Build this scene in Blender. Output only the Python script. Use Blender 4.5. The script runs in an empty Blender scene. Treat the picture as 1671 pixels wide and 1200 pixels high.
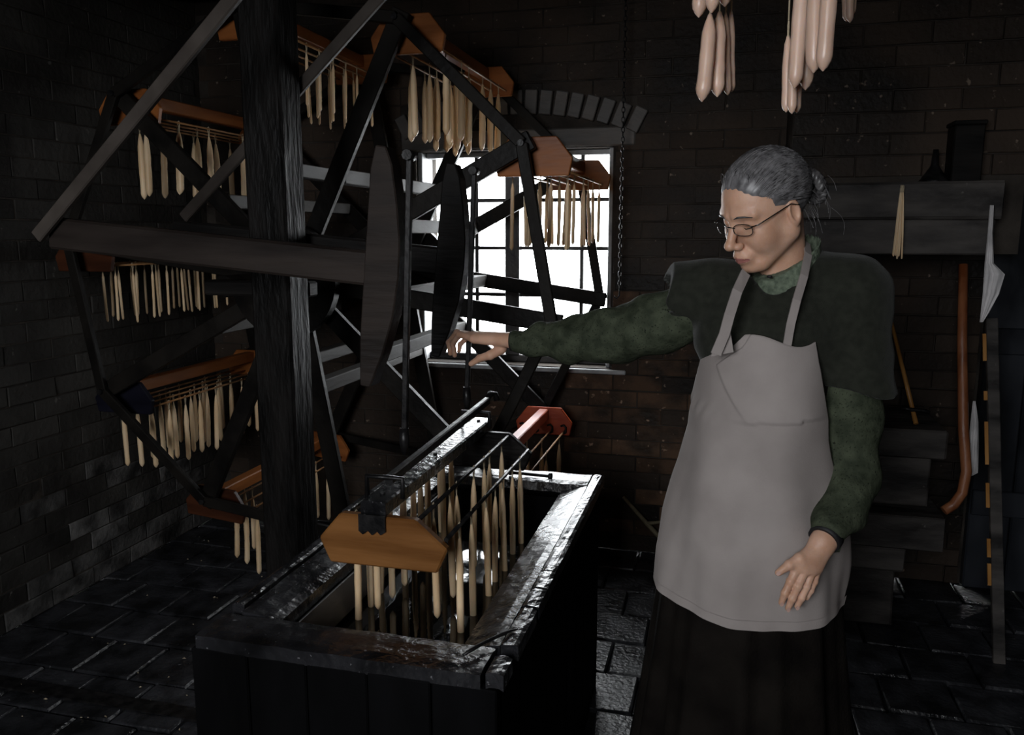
import bpy, bmesh, math, random
import numpy as np
from mathutils import Vector, Matrix

random.seed(7)
R = math.radians
sc = bpy.context.scene
COL = sc.collection

# ------------------------------------------------------------------ camera
F_PX, CX, CY = 1330.0, 835.5, 600.0
CAM = np.array([0.0, 0.0, 1.55])
PITCH, YAW = R(9.4), R(14.55)
FH = np.array([-math.sin(YAW), math.cos(YAW), 0.0])          # horizontal forward
RT = np.array([math.cos(YAW), math.sin(YAW), 0.0])           # right
FW = FH * math.cos(PITCH) + np.array([0, 0, -math.sin(PITCH)])
UP = np.cross(RT, FW)
cd = bpy.data.cameras.new('camera'); cam = bpy.data.objects.new('camera', cd); COL.objects.link(cam)
cd.sensor_width = 36.0; cd.lens = 36.0 * F_PX / 1671.0; cd.clip_start = 0.05; cd.clip_end = 100
cam.matrix_world = Matrix(((RT[0], UP[0], -FW[0], CAM[0]), (RT[1], UP[1], -FW[1], CAM[1]),
                           (RT[2], UP[2], -FW[2], CAM[2]), (0, 0, 0, 1)))
sc.camera = cam

# ------------------------------------------------------------------ sky, exposure
w = bpy.data.worlds.new('World'); sc.world = w; w.use_nodes = True
bg = w.node_tree.nodes['Background']
bg.inputs[0].default_value = (0.95, 0.97, 1.0, 1); bg.inputs[1].default_value = 18.0
sc.view_settings.view_transform = 'Standard'; sc.view_settings.look = 'None'
sc.view_settings.exposure = 0.0; sc.view_settings.gamma = 1.0
sc.view_settings.use_curve_mapping = False
sc.cycles.use_denoising = True
sc.cycles.max_bounces = 8; sc.cycles.diffuse_bounces = 3; sc.cycles.transparent_max_bounces = 12
sc.cycles.sample_clamp_indirect = 6.0
sc.cycles.caustics_reflective = False; sc.cycles.caustics_refractive = False
WIN = (-1.487, -0.518, 0.905, 1.94)            # window opening in the back wall: x0 x1 z0 z1
FILL_OPENING = (-1.35, -0.10, 1.40, 2.55)          # unseen opening added behind the camera for fill light
def portal(name, loc, rot, sx, sy):
    l = bpy.data.lights.new(name, 'AREA'); l.shape = 'RECTANGLE'; l.size = sx; l.size_y = sy
    l.cycles.is_portal = True
    o = bpy.data.objects.new(name, l); COL.objects.link(o); o.location = loc; o.rotation_euler = rot
portal('window_daylight', ((WIN[0]+WIN[1])/2, 4.12, (WIN[2]+WIN[3])/2), (R(-90), 0, 0), WIN[1]-WIN[0], WIN[3]-WIN[2])
portal('fill_opening_daylight', ((FILL_OPENING[0]+FILL_OPENING[1])/2, -1.79, (FILL_OPENING[2]+FILL_OPENING[3])/2), (R(90), 0, 0), FILL_OPENING[1]-FILL_OPENING[0], FILL_OPENING[3]-FILL_OPENING[2])

# ------------------------------------------------------------------ helpers
def at(x, y, Y=None, Z=None, X=None, H=None):
    d = FW + RT * (x - CX) / F_PX - UP * (y - CY) / F_PX
    if H is not None: return CAM + d * (H / (d @ FH))
    i, v = (0, X) if X is not None else (1, Y) if Y is not None else (2, Z)
    return CAM + d * ((v - CAM[i]) / d[i])

class MB:
    def __init__(s): s.v = []; s.f = []; s.sm = []
    def add(s, vs, fs, smooth=False):
        b = len(s.v); s.v.extend([tuple(map(float, p)) for p in vs])
        for f in fs: s.f.append([i + b for i in f]); s.sm.append(smooth)
        return s
    def box(s, x0, x1, y0, y1, z0, z1):
        vs = [(x, y, z) for z in (z0, z1) for y in (y0, y1) for x in (x0, x1)]
        return s.add(vs, [(0,2,3,1),(4,5,7,6),(0,1,5,4),(2,6,7,3),(0,4,6,2),(1,3,7,5)])
    def bar(s, p0, p1, wd, th, up=(0,0,1), bev=0.0):
        """rectangular bar p0-p1; th along 'up' side, wd across"""
        a, b = Vector(p0), Vector(p1); d = (b - a).normalized(); u = Vector(up)
        x = d.cross(u).normalized(); u = x.cross(d).normalized()
        if bev <= 0:
            off = [(-wd/2,-th/2),(wd/2,-th/2),(wd/2,th/2),(-wd/2,th/2)]
        else:
            e = bev
            off = [(-wd/2+e,-th/2),(wd/2-e,-th/2),(wd/2,-th/2+e),(wd/2,th/2-e),(wd/2-e,th/2),(-wd/2+e,th/2),(-wd/2,th/2-e),(-wd/2,-th/2+e)]
        n = len(off)
        vs = [a + x*i + u*j for i, j in off] + [b + x*i + u*j for i, j in off]
        fs = [tuple(range(n))[::-1], tuple(range(n, 2*n))] + [(i, (i+1) % n, (i+1) % n + n, i + n) for i in range(n)]
        return s.add(vs, fs)
    def tube(s, pts, r, n=8, smooth=True, caps=True):
        pts = [Vector(p) for p in pts]; m = len(pts)
        rs = r if isinstance(r, (list, tuple)) else [r] * m
        vs = []; px = None
        for i, p in enumerate(pts):
            t = (pts[min(i+1, m-1)] - pts[max(i-1, 0)]).normalized()
            if px is None:
                px = t.cross(Vector((0,0,1)) if abs(t.z) < .9 else Vector((1,0,0))).normalized()
            else:
                px = (px - t * px.dot(t)).normalized()
            py = t.cross(px)
            for k in range(n):
                a = 2*math.pi*k/n; vs.append(p + (px*math.cos(a) + py*math.sin(a)) * rs[i])
        fs = [(i*n+k, i*n+(k+1)%n, (i+1)*n+(k+1)%n, (i+1)*n+k) for i in range(m-1) for k in range(n)]
        s.add(vs, fs, smooth)
        if caps:
            s.add(vs[:n], [tuple(range(n))[::-1]]); s.add(vs[-n:], [tuple(range(n))])
        return s
    def lathe(s, prof, n=12, c=(0,0,0), smooth=True):
        """prof: (r, z) list"""
        vs = []
        for r, z in prof:
            for k in range(n):
                a = 2*math.pi*k/n; vs.append((c[0]+r*math.cos(a), c[1]+r*math.sin(a), c[2]+z))
        m = len(prof)
        fs = [(i*n+k, i*n+(k+1)%n, (i+1)*n+(k+1)%n, (i+1)*n+k) for i in range(m-1) for k in range(n)]
        return s.add(vs, fs, smooth)
    def prism(s, poly, d0, d1, axis='y', c=(0,0,0)):
        """poly in (x,z) extruded along y (or (y,z) along x, (x,y) along z)"""
        def P(p, d):
            q = {'y': (p[0], d, p[1]), 'x': (d, p[0], p[1]), 'z': (p[0], p[1], d)}[axis]
            return (q[0]+c[0], q[1]+c[1], q[2]+c[2])
        n = len(poly)
        vs = [P(p, d0) for p in poly] + [P(p, d1) for p in poly]
        return s.add(vs, [tuple(range(n)), tuple(range(n, 2*n))[::-1]] + [(i, i+n, (i+1)%n+n, (i+1)%n) for i in range(n)])
    def build(s, name, m=None, parent=None, bevel=0.0, loc=None, fix=True):
        me = bpy.data.meshes.new(name); me.from_pydata(s.v, [], s.f)
        me.polygons.foreach_set('use_smooth', s.sm)
        if fix or bevel:
            bm = bmesh.new(); bm.from_mesh(me)
            bmesh.ops.remove_doubles(bm, verts=bm.verts, dist=1e-5)
            bmesh.ops.recalc_face_normals(bm, faces=bm.faces)
            if bevel:
                bmesh.ops.bevel(bm, geom=[e for e in bm.edges if len(e.link_faces) == 2 and e.calc_face_angle(0) > .5], offset=bevel, segments=1, affect='EDGES', clamp_overlap=True)
            bm.to_mesh(me); bm.free()
        if m: me.materials.append(m)
        return link(name, me, parent, loc)

def link(name, me, parent=None, loc=None):
    o = bpy.data.objects.new(name, me); COL.objects.link(o)
    if parent is not None: o.parent = parent
    if loc is not None: o.location = loc
    return o
def tag(o, label=None, cat=None, group=None, kind=None):
    if label: o['label'] = label
    if cat: o['category'] = cat
    if group: o['group'] = group
    if kind: o['kind'] = kind
    return o
def empty(name, loc=(0,0,0), rot=(0,0,0)):
    o = bpy.data.objects.new(name, None); COL.objects.link(o); o.location = loc; o.rotation_euler = rot
    o.empty_display_size = .05
    return o
def relax(o, amt):                        # uneven hand-cut look
    for v in o.data.vertices: v.co += Vector((random.uniform(-amt, amt), random.uniform(-amt, amt), random.uniform(-amt, amt)))
    return o

# ------------------------------------------------------------------ materials
MATS = {}
def mat(name, c1, c2, scale=(8,8,8), rough=(.5,.7), bump=0.0, bscale=None, metal=0.0, spec=.5, coat=0.0, coatr=.2,
        rnd=0.0, world=False, detail=6, contrast=(.35,.65), fleck=None, sss=0.0, sheen=0.0, emit=None):
    if name in MATS: return MATS[name]
    m = bpy.data.materials.new(name); m.use_nodes = True; MATS[name] = m
    nt = m.node_tree; N = nt.nodes; L = nt.links; b = N['Principled BSDF']
    if world:
        src = N.new('ShaderNodeNewGeometry').outputs['Position']
    else:
        src = N.new('ShaderNodeTexCoord').outputs['Object']
    info = N.new('ShaderNodeObjectInfo')
    mp = N.new('ShaderNodeMapping'); L.new(src, mp.inputs[0]); mp.inputs['Scale'].default_value = scale
    if not world:
        cx = N.new('ShaderNodeMath'); cx.operation = 'MULTIPLY'; cx.inputs[1].default_value = 37.0
        L.new(info.outputs['Random'], cx.inputs[0])
        cb = N.new('ShaderNodeCombineXYZ'); L.new(cx.outputs[0], cb.inputs[0]); L.new(cx.outputs[0], cb.inputs[1])
        L.new(cb.outputs[0], mp.inputs['Location'])
    nz = N.new('ShaderNodeTexNoise'); nz.inputs['Scale'].default_value = 1.0; nz.inputs['Detail'].default_value = detail
    L.new(mp.outputs[0], nz.inputs['Vector'])
    rp = N.new('ShaderNodeValToRGB'); L.new(nz.outputs[0], rp.inputs[0])
    rp.color_ramp.elements[0].position, rp.color_ramp.elements[1].position = contrast
    rp.color_ramp.elements[0].color = (*c1, 1); rp.color_ramp.elements[1].color = (*c2, 1)
    col = rp.outputs[0]
    if rnd:
        hv = N.new('ShaderNodeHueSaturation'); L.new(col, hv.inputs['Color'])
        mr = N.new('ShaderNodeMapRange'); L.new(info.outputs['Random'], mr.inputs[0])
        mr.inputs[3].default_value = 1 - rnd; mr.inputs[4].default_value = 1 + rnd
        L.new(mr.outputs[0], hv.inputs['Value']); col = hv.outputs[0]
    if fleck:                              # (colour, scale, threshold)
        n2 = N.new('ShaderNodeTexNoise'); n2.inputs['Scale'].default_value = fleck[1]; n2.inputs['Detail'].default_value = 4
        L.new(src, n2.inputs['Vector'])
        r2 = N.new('ShaderNodeValToRGB'); L.new(n2.outputs[0], r2.inputs[0])
        r2.color_ramp.elements[0].position = fleck[2]; r2.color_ramp.elements[1].position = fleck[2] + .06
        mx = N.new('ShaderNodeMix'); mx.data_type = 'RGBA'
        L.new(r2.outputs[0], mx.inputs[0]); L.new(col, mx.inputs[6]); mx.inputs[7].default_value = (*fleck[0], 1)
        col = mx.outputs[2]
    L.new(col, b.inputs['Base Color'])
    mr = N.new('ShaderNodeMapRange'); L.new(nz.outputs[0], mr.inputs[0])
    mr.inputs[1].default_value = .3; mr.inputs[2].default_value = .7
    mr.inputs[3].default_value, mr.inputs[4].default_value = rough
    L.new(mr.outputs[0], b.inputs['Roughness'])
    b.inputs['Metallic'].default_value = metal; b.inputs['Specular IOR Level'].default_value = spec
    b.inputs['Coat Weight'].default_value = coat; b.inputs['Coat Roughness'].default_value = coatr
    if sheen: b.inputs['Sheen Weight'].default_value = sheen; b.inputs['Sheen Roughness'].default_value = .4
    if sss:
        b.inputs['Subsurface Weight'].default_value = sss; b.inputs['Subsurface Radius'].default_value = (1, .55, .25)
        b.inputs['Subsurface Scale'].default_value = .012
    if bump:
        nb = N.new('ShaderNodeTexNoise'); nb.inputs['Scale'].default_value = 1.0; nb.inputs['Detail'].default_value = 5
        m2 = N.new('ShaderNodeMapping'); L.new(src, m2.inputs[0])
        m2.inputs['Scale'].default_value = bscale or tuple(4*q for q in scale)
        L.new(m2.outputs[0], nb.inputs['Vector'])
        bp = N.new('ShaderNodeBump'); bp.inputs['Strength'].default_value = min(1, bump); bp.inputs['Distance'].default_value = .006
        L.new(nb.outputs[0], bp.inputs['Height']); L.new(bp.outputs[0], b.inputs['Normal'])
    return m

M_BRICK = mat('sooty_brick', (.015,.0128,.0112), (.050,.036,.027), (2.2,2.2,2.2), (.5,.75), .9, (45,45,45), rnd=.22, world=True,
              fleck=((.20,.155,.12), 34, .672), spec=0.12)
M_BRICKL = mat('sooty_grey_brick', (.020,.0185,.017), (.055,.052,.047), (2.5,2.5,2.5), (.55,.8), .8, (40,40,40), rnd=.25, world=True,
              fleck=((.11,.105,.095), 26, .70), spec=0.12)
M_BRICKWORNLIT = mat('worn_lit_brick', (.030,.021,.015), (.115,.068,.043), (9,9,9), (.5,.75), .9, (45,45,45), rnd=.35, world=True, spec=.12,
              fleck=((.30,.20,.14), 26, .64))  # bare brick tone, raised further to paint in light missing low down
M_BRICKLIME = mat('limewashed_brick', (.028,.027,.026), (.125,.121,.116), (10,10,10), (.6,.8), .9, (50,50,50), rnd=.35, world=True, spec=.12)
M_MORTAR = mat('sooty_mortar', (.022,.019,.017), (.055,.047,.040), (6,6,6), (.8,.95), .8, (60,60,60), world=True, spec=0.08)
M_TILE = mat('dark_floor_tile', (.008,.0083,.0095), (.034,.035,.040), (9,9,9), (.20,.46), .8, (55,55,55), rnd=.3, world=True,
             fleck=((.12,.12,.13), 40, .70))
M_JOINT = mat('floor_joint', (.006,.006,.007), (.018,.018,.02), (9,9,9), (.8,.95), .6, (60,60,60), world=True, spec=0.1)
M_CEIL = mat('sooty_ceiling', (.004,.004,.004), (.010,.009,.008), (3,3,3), (.8,.95), world=True, spec=0.05)
M_BLACKWOOD = mat('blackened_wood', (.0045,.0042,.0042), (.013,.0115,.0105), (3,3,20), (.42,.62), .5, (10,10,60), world=True, spec=0.1)
M_SPOKE = mat('dark_oiled_wood', (.0045,.004,.0037), (.014,.012,.010), (6,6,6), (.40,.6), .4, (30,30,30), spec=0.1)
M_GREYWOOD = mat('greyed_wood', (.016,.0135,.0115), (.036,.031,.026), (6,3,6), (.55,.75), .4, (40,8,40), spec=0.2)
M_LEVER = mat('worn_lever_wood', (.010,.0075,.0065), (.030,.023,.0195), (2,8,14), (.45,.65), .5, (8,30,60), spec=0.12)
M_POST = mat('tarred_post_wood', (.0025,.0023,.0022), (.008,.007,.0065), (22,22,5), (.45,.65), .9, (60,60,14), spec=0.1)
M_BATTEN = mat('brown_batten', (.026,.021,.018), (.06,.05,.043), (6,6,6), (.4,.6), .3, spec=0.15)
M_ORANGE = mat('orange_stained_wood', (.17,.052,.014), (.34,.115,.030), (3,2,16), (.36,.52), .25, (12,8,60), spec=0.18)
M_FRONTPLATE = mat('golden_pine', (.12,.047,.012), (.22,.095,.028), (3,2,22), (.35,.5), .2, (10,8,80), spec=0.15)
M_RED = mat('red_painted_wood', (.30,.030,.008), (.50,.085,.02), (6,6,14), (.35,.5), .3)
M_TALLOW = mat('tallow', (.68,.47,.265), (.86,.66,.43), (9,9,5), (.35,.5), .15, (60,60,20), rnd=.10, sss=.12, spec=0.3)
M_PINKWAX = mat('pink_wax', (.55,.37,.28), (.70,.50,.395), (10,10,5), (.28,.42), .1, (60,60,20), rnd=.08, sss=.3)
M_WICK = mat('cotton_wick', (.35,.28,.18), (.55,.46,.32), (40,40,40), (.8,.9))
M_ROD = mat('cane_rod', (.22,.10,.035), (.42,.22,.09), (20,20,20), (.45,.6))
M_IRON = mat('black_iron', (.004,.004,.0045), (.014,.013,.013), (30,30,30), (.32,.5), .2, (80,80,80), spec=.25)
M_VATWOOD = mat('waxy_black_vat_rim', (.005,.005,.0055), (.020,.020,.023), (10,10,10), (.12,.36), .8, (38,38,38), spec=.75, world=True,
                fleck=((.16,.16,.17), 75, .685))
M_VATSIDE = mat('tarred_vat_board', (.0015,.0015,.0017), (.0035,.0035,.004), (8,8,3), (.6,.8), .4, (30,30,8), world=True, spec=0.05)
M_LEDGE = mat('grey_tank_ledge', (.035,.034,.034), (.09,.088,.085), (10,4,10), (.35,.55), .3)
M_WAXPOOL = mat('dark_molten_tallow', (.004,.0038,.003), (.007,.0065,.005), (4,4,4), (.02,.04), .06, (14,14,14), spec=.6)
M_PAINTWHITE = mat('grimy_white_paint', (.14,.145,.15), (.42,.43,.44), (7,7,7), (.4,.6), .3, world=True)
M_WINWOOD = mat('dark_window_bar', (.012,.011,.012), (.05,.045,.042), (9,9,9), (.35,.55), .3)
M_LINTEL = mat('grey_lintel', (.045,.041,.038), (.11,.10,.092), (2,6,9), (.5,.7), .5)
M_MANTEL = mat('sooty_mantel_beam', (.016,.0145,.014), (.085,.077,.071), (3,9,12), (.5,.75), .9, (20,40,40),
               fleck=((.13,.12,.11), 30, .70), spec=0.2)
M_DOOR = mat('blue_black_door', (.006,.007,.009), (.026,.029,.036), (4,4,2), (.22,.4), .4, (14,14,8))
M_HONEY = mat('honey_handle', (.30,.13,.028), (.50,.25,.07), (10,10,3), (.3,.45))
M_RUST = mat('rusty_pole', (.16,.045,.015), (.36,.14,.06), (14,14,6), (.35,.55), .3)
M_CLOTHWHITE = mat('pale_rag', (.42,.41,.41), (.60,.58,.58), (12,12,12), (.8,.95), .3)
M_SKIN = mat('skin', (.56,.32,.215), (.66,.405,.29), (26,26,26), (.42,.55), .10, (220,220,220), sss=.25, world=True)
M_LIP = mat('lip', (.34,.13,.11), (.42,.18,.15), (30,30,30), (.4,.5))
M_NAIL = mat('nail', (.50,.30,.25), (.58,.38,.32), (30,30,30), (.25,.35))
M_HAIR = mat('grey_hair', (.085,.082,.085), (.19,.185,.19), (60,60,60), (.32,.45), world=True)
M_HAIRD = mat('dark_grey_hair', (.030,.028,.029), (.12,.115,.115), (60,60,60), (.35,.5), world=True)
M_CAPE = mat('dark_green_knit', (.0185,.020,.0155), (.027,.029,.0225), (60,60,60), (.8,.95), .35, (600,600,600), world=True, sheen=.10, spec=0.08)
M_DRESS = mat('green_floral_cotton', (.028,.035,.022), (.062,.073,.047), (30,30,30), (.75,.9), .6, (60,60,60), world=True,
              fleck=((.016,.020,.013), 230, .60), spec=0.12)
M_COLLAR = mat('pale_green_floral', (.055,.075,.050), (.14,.175,.122), (95,95,95), (.75,.9), .5, (200,200,200), world=True)
M_APRON = mat('cream_apron_cotton', (.29,.257,.243), (.36,.322,.305), (7,7,7), (.8,.95), .10, (300,300,300), world=True,
              fleck=((.18,.15,.14), 9, .70), spec=0.15)
M_SKIRT = mat('black_skirt', (.0055,.0045,.004), (.012,.010,.0085), (10,10,10), (.8,.95), .4, (160,160,160), world=True, spec=0.05)
M_BAND = mat('black_cuff_band', (.004,.004,.005), (.008,.008,.009), (20,20,20), (.6,.7))
M_WIRE = mat('spectacle_metal', (.05,.045,.04), (.12,.11,.10), (30,30,30), (.2,.3), metal=.8)
M_EYE = mat('eye_dark', (.02,.015,.012), (.05,.04,.03), (30,30,30), (.1,.2))
M_GROUND = mat('yard_ground', (.10,.10,.095), (.2,.19,.18), (2,2,2), (.8,.95), world=True)

def glass_mat(name, tint, refl):
    m = bpy.data.materials.new(name); m.use_nodes = True; nt = m.node_tree; N = nt.nodes; L = nt.links
    N.remove(N['Principled BSDF']); out = N['Material Output']
    t = N.new('ShaderNodeBsdfTransparent'); t.inputs[0].default_value = (*tint, 1)
    g = N.new('ShaderNodeBsdfGlossy'); g.inputs['Roughness'].default_value = .03
    fr = N.new('ShaderNodeValue'); fr.outputs[0].default_value = refl
    mx = N.new('ShaderNodeMixShader'); L.new(fr.outputs[0], mx.inputs[0]); L.new(t.outputs[0], mx.inputs[1]); L.new(g.outputs[0], mx.inputs[2])
    L.new(mx.outputs[0], out.inputs[0]); return m
M_GLASS = glass_mat('window_glass', (.97,.98,.98), .04)
M_LENS = glass_mat('spectacle_glass', (.96,.97,.97), .05)

# ------------------------------------------------------------------ room shell
XL, XR, YB, YF, ZC = -2.67, 2.30, 3.85, -1.70, 2.75
def brick_mesh(l, h, d, k):
    random.seed(100 + k)
    m = MB(); j = lambda: random.uniform(-.0018, .0018)
    e = .003
    # front face (towards -y) chamfered, irregular
    vs = []
    for (x, z) in ((-l/2, -h/2), (l/2, -h/2), (l/2, h/2), (-l/2, h/2)): vs.append((x, d/2, z))
    for (x, z) in ((-l/2, -h/2), (l/2, -h/2), (l/2, h/2), (-l/2, h/2)): vs.append((x+j(), -d/2+e, z+j()))
    for (x, z) in ((-l/2+e, -h/2+e), (l/2-e, -h/2+e), (l/2-e, h/2-e), (-l/2+e, h/2-e)): vs.append((x+j(), -d/2+j()*.8, z+j()))
    fs = []
    for b in (0, 4):
        for i in range(4): fs.append((b+i, b+(i+1)%4, b+4+(i+1)%4, b+4+i))
    fs.append((8, 9, 10, 11))
    m.add(vs, fs)
    me = bpy.data.meshes.new('brick'); me.from_pydata(m.v, [], m.f); return me, m
BL, BH, COURSE, UNIT, PROUD = .2315, .0755, .080, .236, .004
VAR = []
for k in range(5):
    me, mb = brick_mesh(BL, BH, .03, k); VAR.append((me, mb))
def brick_wall(parent, m, place, u0, u1, z0, z1, keep, individual, phase=0.0, alt=None):
    """place(u, z) -> (location, rotz). keep(u0,u1,z0,z1)->list of u spans left; individual(u,z)->bool"""
    for me, _ in VAR:
        pass
    meshes = []
    for me, mb in VAR:
        c = me.copy(); c.materials.append(m); meshes.append((c, mb))
    far = MB(); n = 0
    alts = []
    if alt:
        for me, mb in VAR:
            c = me.copy(); c.materials.append(alt[0]); alts.append(c)
    nrow = int((z1 - z0) / COURSE)
    for r in range(nrow):
        zc = z0 + (r + .5) * COURSE
        u = u0 - (UNIT/2 if r % 2 else 0) + phase
        while u < u1:
            a, b = max(u, u0), min(u + BL, u1); u += UNIT
            if b - a < .05: continue
            for (p, q) in keep(a, b, zc - BH/2, zc + BH/2):
                if q - p < .04: continue
                k = random.randrange(5); uc = (p + q) / 2
                loc, rz = place(uc, zc); s = (q - p) / BL
                pr = random.uniform(-.003, .004)
                if individual(uc, zc):
                    o = link('brick', alts[k] if alt and alt[1](uc, zc) else meshes[k][0], parent, loc); o.rotation_euler = (0, 0, rz); o.scale = (s, 1, 1)
                    o.location += Vector((math.sin(rz), -math.cos(rz), 0)) * pr; n += 1
                else:
                    Mx = Matrix.Translation(loc) @ Matrix.Rotation(rz, 4, 'Z') @ Matrix.Diagonal((s, 1, 1, 1))
                    far.add([Mx @ Vector(v) for v in meshes[k][1].v], meshes[k][1].f)
    if far.v:
        o = far.build('brick_courses', m, parent, fix=False); o['kind'] = 'stuff'
    return n

def full(a, b, z0, z1): return [(a, b)]
# floor: mortar bed + tiles
fl = MB().box(XL-.3, XR+.3, YF-.1, YB+.3, -.12, -.018).build('floor', M_JOINT)
tag(fl, 'dark worn tiled floor of the workshop', kind='structure')
TS = .232
tile_vars = []
for k in range(5):
    random.seed(300 + k)
    m = MB(); h = TS/2 - .004; e = .006; j = lambda a=.0025: random.uniform(-a, a)
    q = [(-h,-h),(h,-h),(h,h),(-h,h)]; qi = [(-h+e,-h+e),(h-e,-h+e),(h-e,h-e),(-h+e,h-e)]
    vs = [(x, y, -.03) for x, y in q] + [(x+j(), y+j(), -.005) for x, y in q] + [(x+j(), y+j(), j(.0035)) for x, y in qi]
    m.add(vs, [(i, (i+1)%4, 4+(i+1)%4, 4+i) for i in range(4)] + [(4+i, 4+(i+1)%4, 8+(i+1)%4, 8+i) for i in range(4)] + [(8,9,10,11)])
    me = bpy.data.meshes.new('tile'); me.from_pydata(m.v, [], m.f); me.materials.append(M_TILE); tile_vars.append((me, m))
random.seed(11)
rest = MB()
ny = int((YB - YF) / TS) + 1; nx = int((XR - XL) / TS) + 2
for i in range(ny):
    for k in range(nx):
        x = XL + (k + .5) * TS - (TS/2 if i % 2 else 0); y = YB - (i + .5) * TS
        if x > XR: continue
        v = random.randrange(5); rz = random.choice((0, math.pi/2, math.pi, -math.pi/2)); dz = random.uniform(-.003, .002)
        if -.92 < x < -.45 and 1.45 < y < 2.5: continue       # under the vat
        near_view = (y > 2.35) or (y > .95 and (x < -.9 or x > -.42))
        if near_view and x < 1.35:
            o = link('tile', tile_vars[v][0], fl, (x, y, dz)); o.rotation_euler = (0, 0, rz)
        else:
            Mx = Matrix.Translation((x, y, dz)) @ Matrix.Rotation(rz, 4, 'Z')
            rest.add([Mx @ Vector(p) for p in tile_vars[v][1].v], tile_vars[v][1].f)
o = rest.build('tile_field', M_TILE, fl, fix=False); o['kind'] = 'stuff'

gt = MB().box(XL+.01, -1.03, 2.065, 2.125, -.02, .005).build('trim_1', M_IRON, None); tag(gt, 'black iron gutter strip across the floor left of the vat', kind='structure')
random.seed(61); cr_ = MB()
for i in range(120):
    x, y, s = random.uniform(-2.5, -1.1), random.uniform(1.2, 3.6), random.uniform(.003, .009)
    a = random.uniform(0, 6.28); c_, s_ = math.cos(a)*s, math.sin(a)*s*.5
    cr_.add([(x-c_, y-s_, .003), (x+s_, y-c_*.5, .003), (x+c_, y+s_, .003), (x, y, .003+s*.6)], [(0,1,3),(1,2,3),(2,0,3),(0,2,1)])
cr_ = cr_.build('wax_crumbs', M_WICK, None); tag(cr_, 'scattered pale crumbs of wax on the dark floor', 'wax crumbs', kind='stuff')
ce = MB().box(XL-.3, XR+.3, YF-.3, YB+.3, ZC, ZC+.15).build('ceiling', M_CEIL)
tag(ce, 'soot black boarded ceiling above the wheel', kind='structure')
for i in range(6):
    MB().box(XL, XR, YF+.45+i*.95, YF+.57+i*.95, ZC-.09, ZC).build('joist', M_CEIL, ce)

hd = MB().box(XL-.1, XR+.1, .30, .44, 2.15, ZC).build('shade_beam', M_CEIL, None); tag(hd, 'unseen black beam added to shade the upper walls', kind='structure')  # out-of-view beam, added to keep fill light off the upper walls

# back wall with window opening
wb = MB()
T = .30; yb = YB + PROUD
wb.box(XL-.3, WIN[0], yb, YB+T, 0, ZC); wb.box(WIN[1], XR+.3, yb, YB+T, 0, ZC)
wb.box(WIN[0], WIN[1], yb, YB+T, 0, WIN[2]); wb.box(WIN[0], WIN[1], yb, YB+T, WIN[3], ZC)
wb = wb.build('wall_back', M_MORTAR); tag(wb, 'sooty brown brick back wall with the bright window', kind='structure')
ARCH_Z = 2.03
def keep_back(a, b, z0, z1):
    if z1 > WIN[2] - .022 and z0 < ARCH_Z + .115:
        x0, x1 = WIN[0] - .012, WIN[1] + .012
        if z0 > WIN[3] + .02: x0, x1 = x0 - .06, x1 + .09
        out = []
        if a < x0: out.append((a, min(b, x0)))
        if b > x1: out.append((max(a, x1), b))
        return out
    return [(a, b)]
brick_wall(wb, M_BRICK, lambda u, z: ((u, YB + .015, z), 0), XL, .27, 0, ZC, keep_back, lambda u, z: z < 2.02, .05, (M_BRICKWORNLIT, lambda u, z: u > -1.2 and z < 1.25 and random.random() < .5))  # low bricks: worn patches plus light painted into their colour
# window arch bricks + timber lintel
xc = (WIN[0]+WIN[1])/2 + .03
am = []
for i in range(17):
    t = (i - 8) / 8.0
    ang = -t * .46; cx = xc + t * .56; cz = 2.055 + .095 * (1 - t*t)
    m = MB().box(-.029, .029, -.03, .06, -.055, .055)
    if not am: am = []
    o = m.build('arch_brick', M_LINTEL, wb, bevel=.004, loc=(cx, YB, cz)); o.rotation_euler = (0, -ang, 0)
MB().box(WIN[0]-.07, WIN[1]+.10, YB-.012, YB+.15, WIN[3]+.004, WIN[3]+.088).build('lintel_board', M_LINTEL, wb, bevel=.006)

# left wall
wl = MB().box(XL-.3, XL-PROUD, YF-.1, YB+.3, 0, ZC).build('wall_left', M_MORTAR)
tag(wl, 'sooty grey brick wall behind the candle wheel', kind='structure')
brick_wall(wl, M_BRICKL, lambda u, z: ((XL - .015, u, z), math.pi/2), YF, YB, 0, ZC, full, lambda u, z: u > 1.55 and z < 2.05, .08, (M_BRICKLIME, lambda u, z: random.random() < (1.0 - z*1.7) * (.9 if u > 2.2 else .4)))
# right wall and front wall (behind the camera) with the added fill-light opening
wr = MB().box(XR, XR+.25, YF-.1, YB+.3, 0, ZC).build('wall_right', M_MORTAR); tag(wr, 'dark bare side wall', kind='structure')
wf = MB(); D = FILL_OPENING
wf.box(XL-.3, D[0], YF-.12, YF, 0, ZC).box(D[1], XR+.25, YF-.12, YF, 0, ZC).box(D[0], D[1], YF-.12, YF, D[3], ZC).box(D[0], D[1], YF-.12, YF, 0, D[2])
wf = wf.build('wall_front', M_MORTAR); tag(wf, 'dark wall with an opening added for fill light', kind='structure')
gd = MB().box(-9, 9, -9, YF-.14, -.2, -.04).box(-9, 9, YB+T+.02, 8.0, -.2, -.04).build('ground', M_GROUND); tag(gd, 'grey yard outside', kind='structure')

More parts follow.
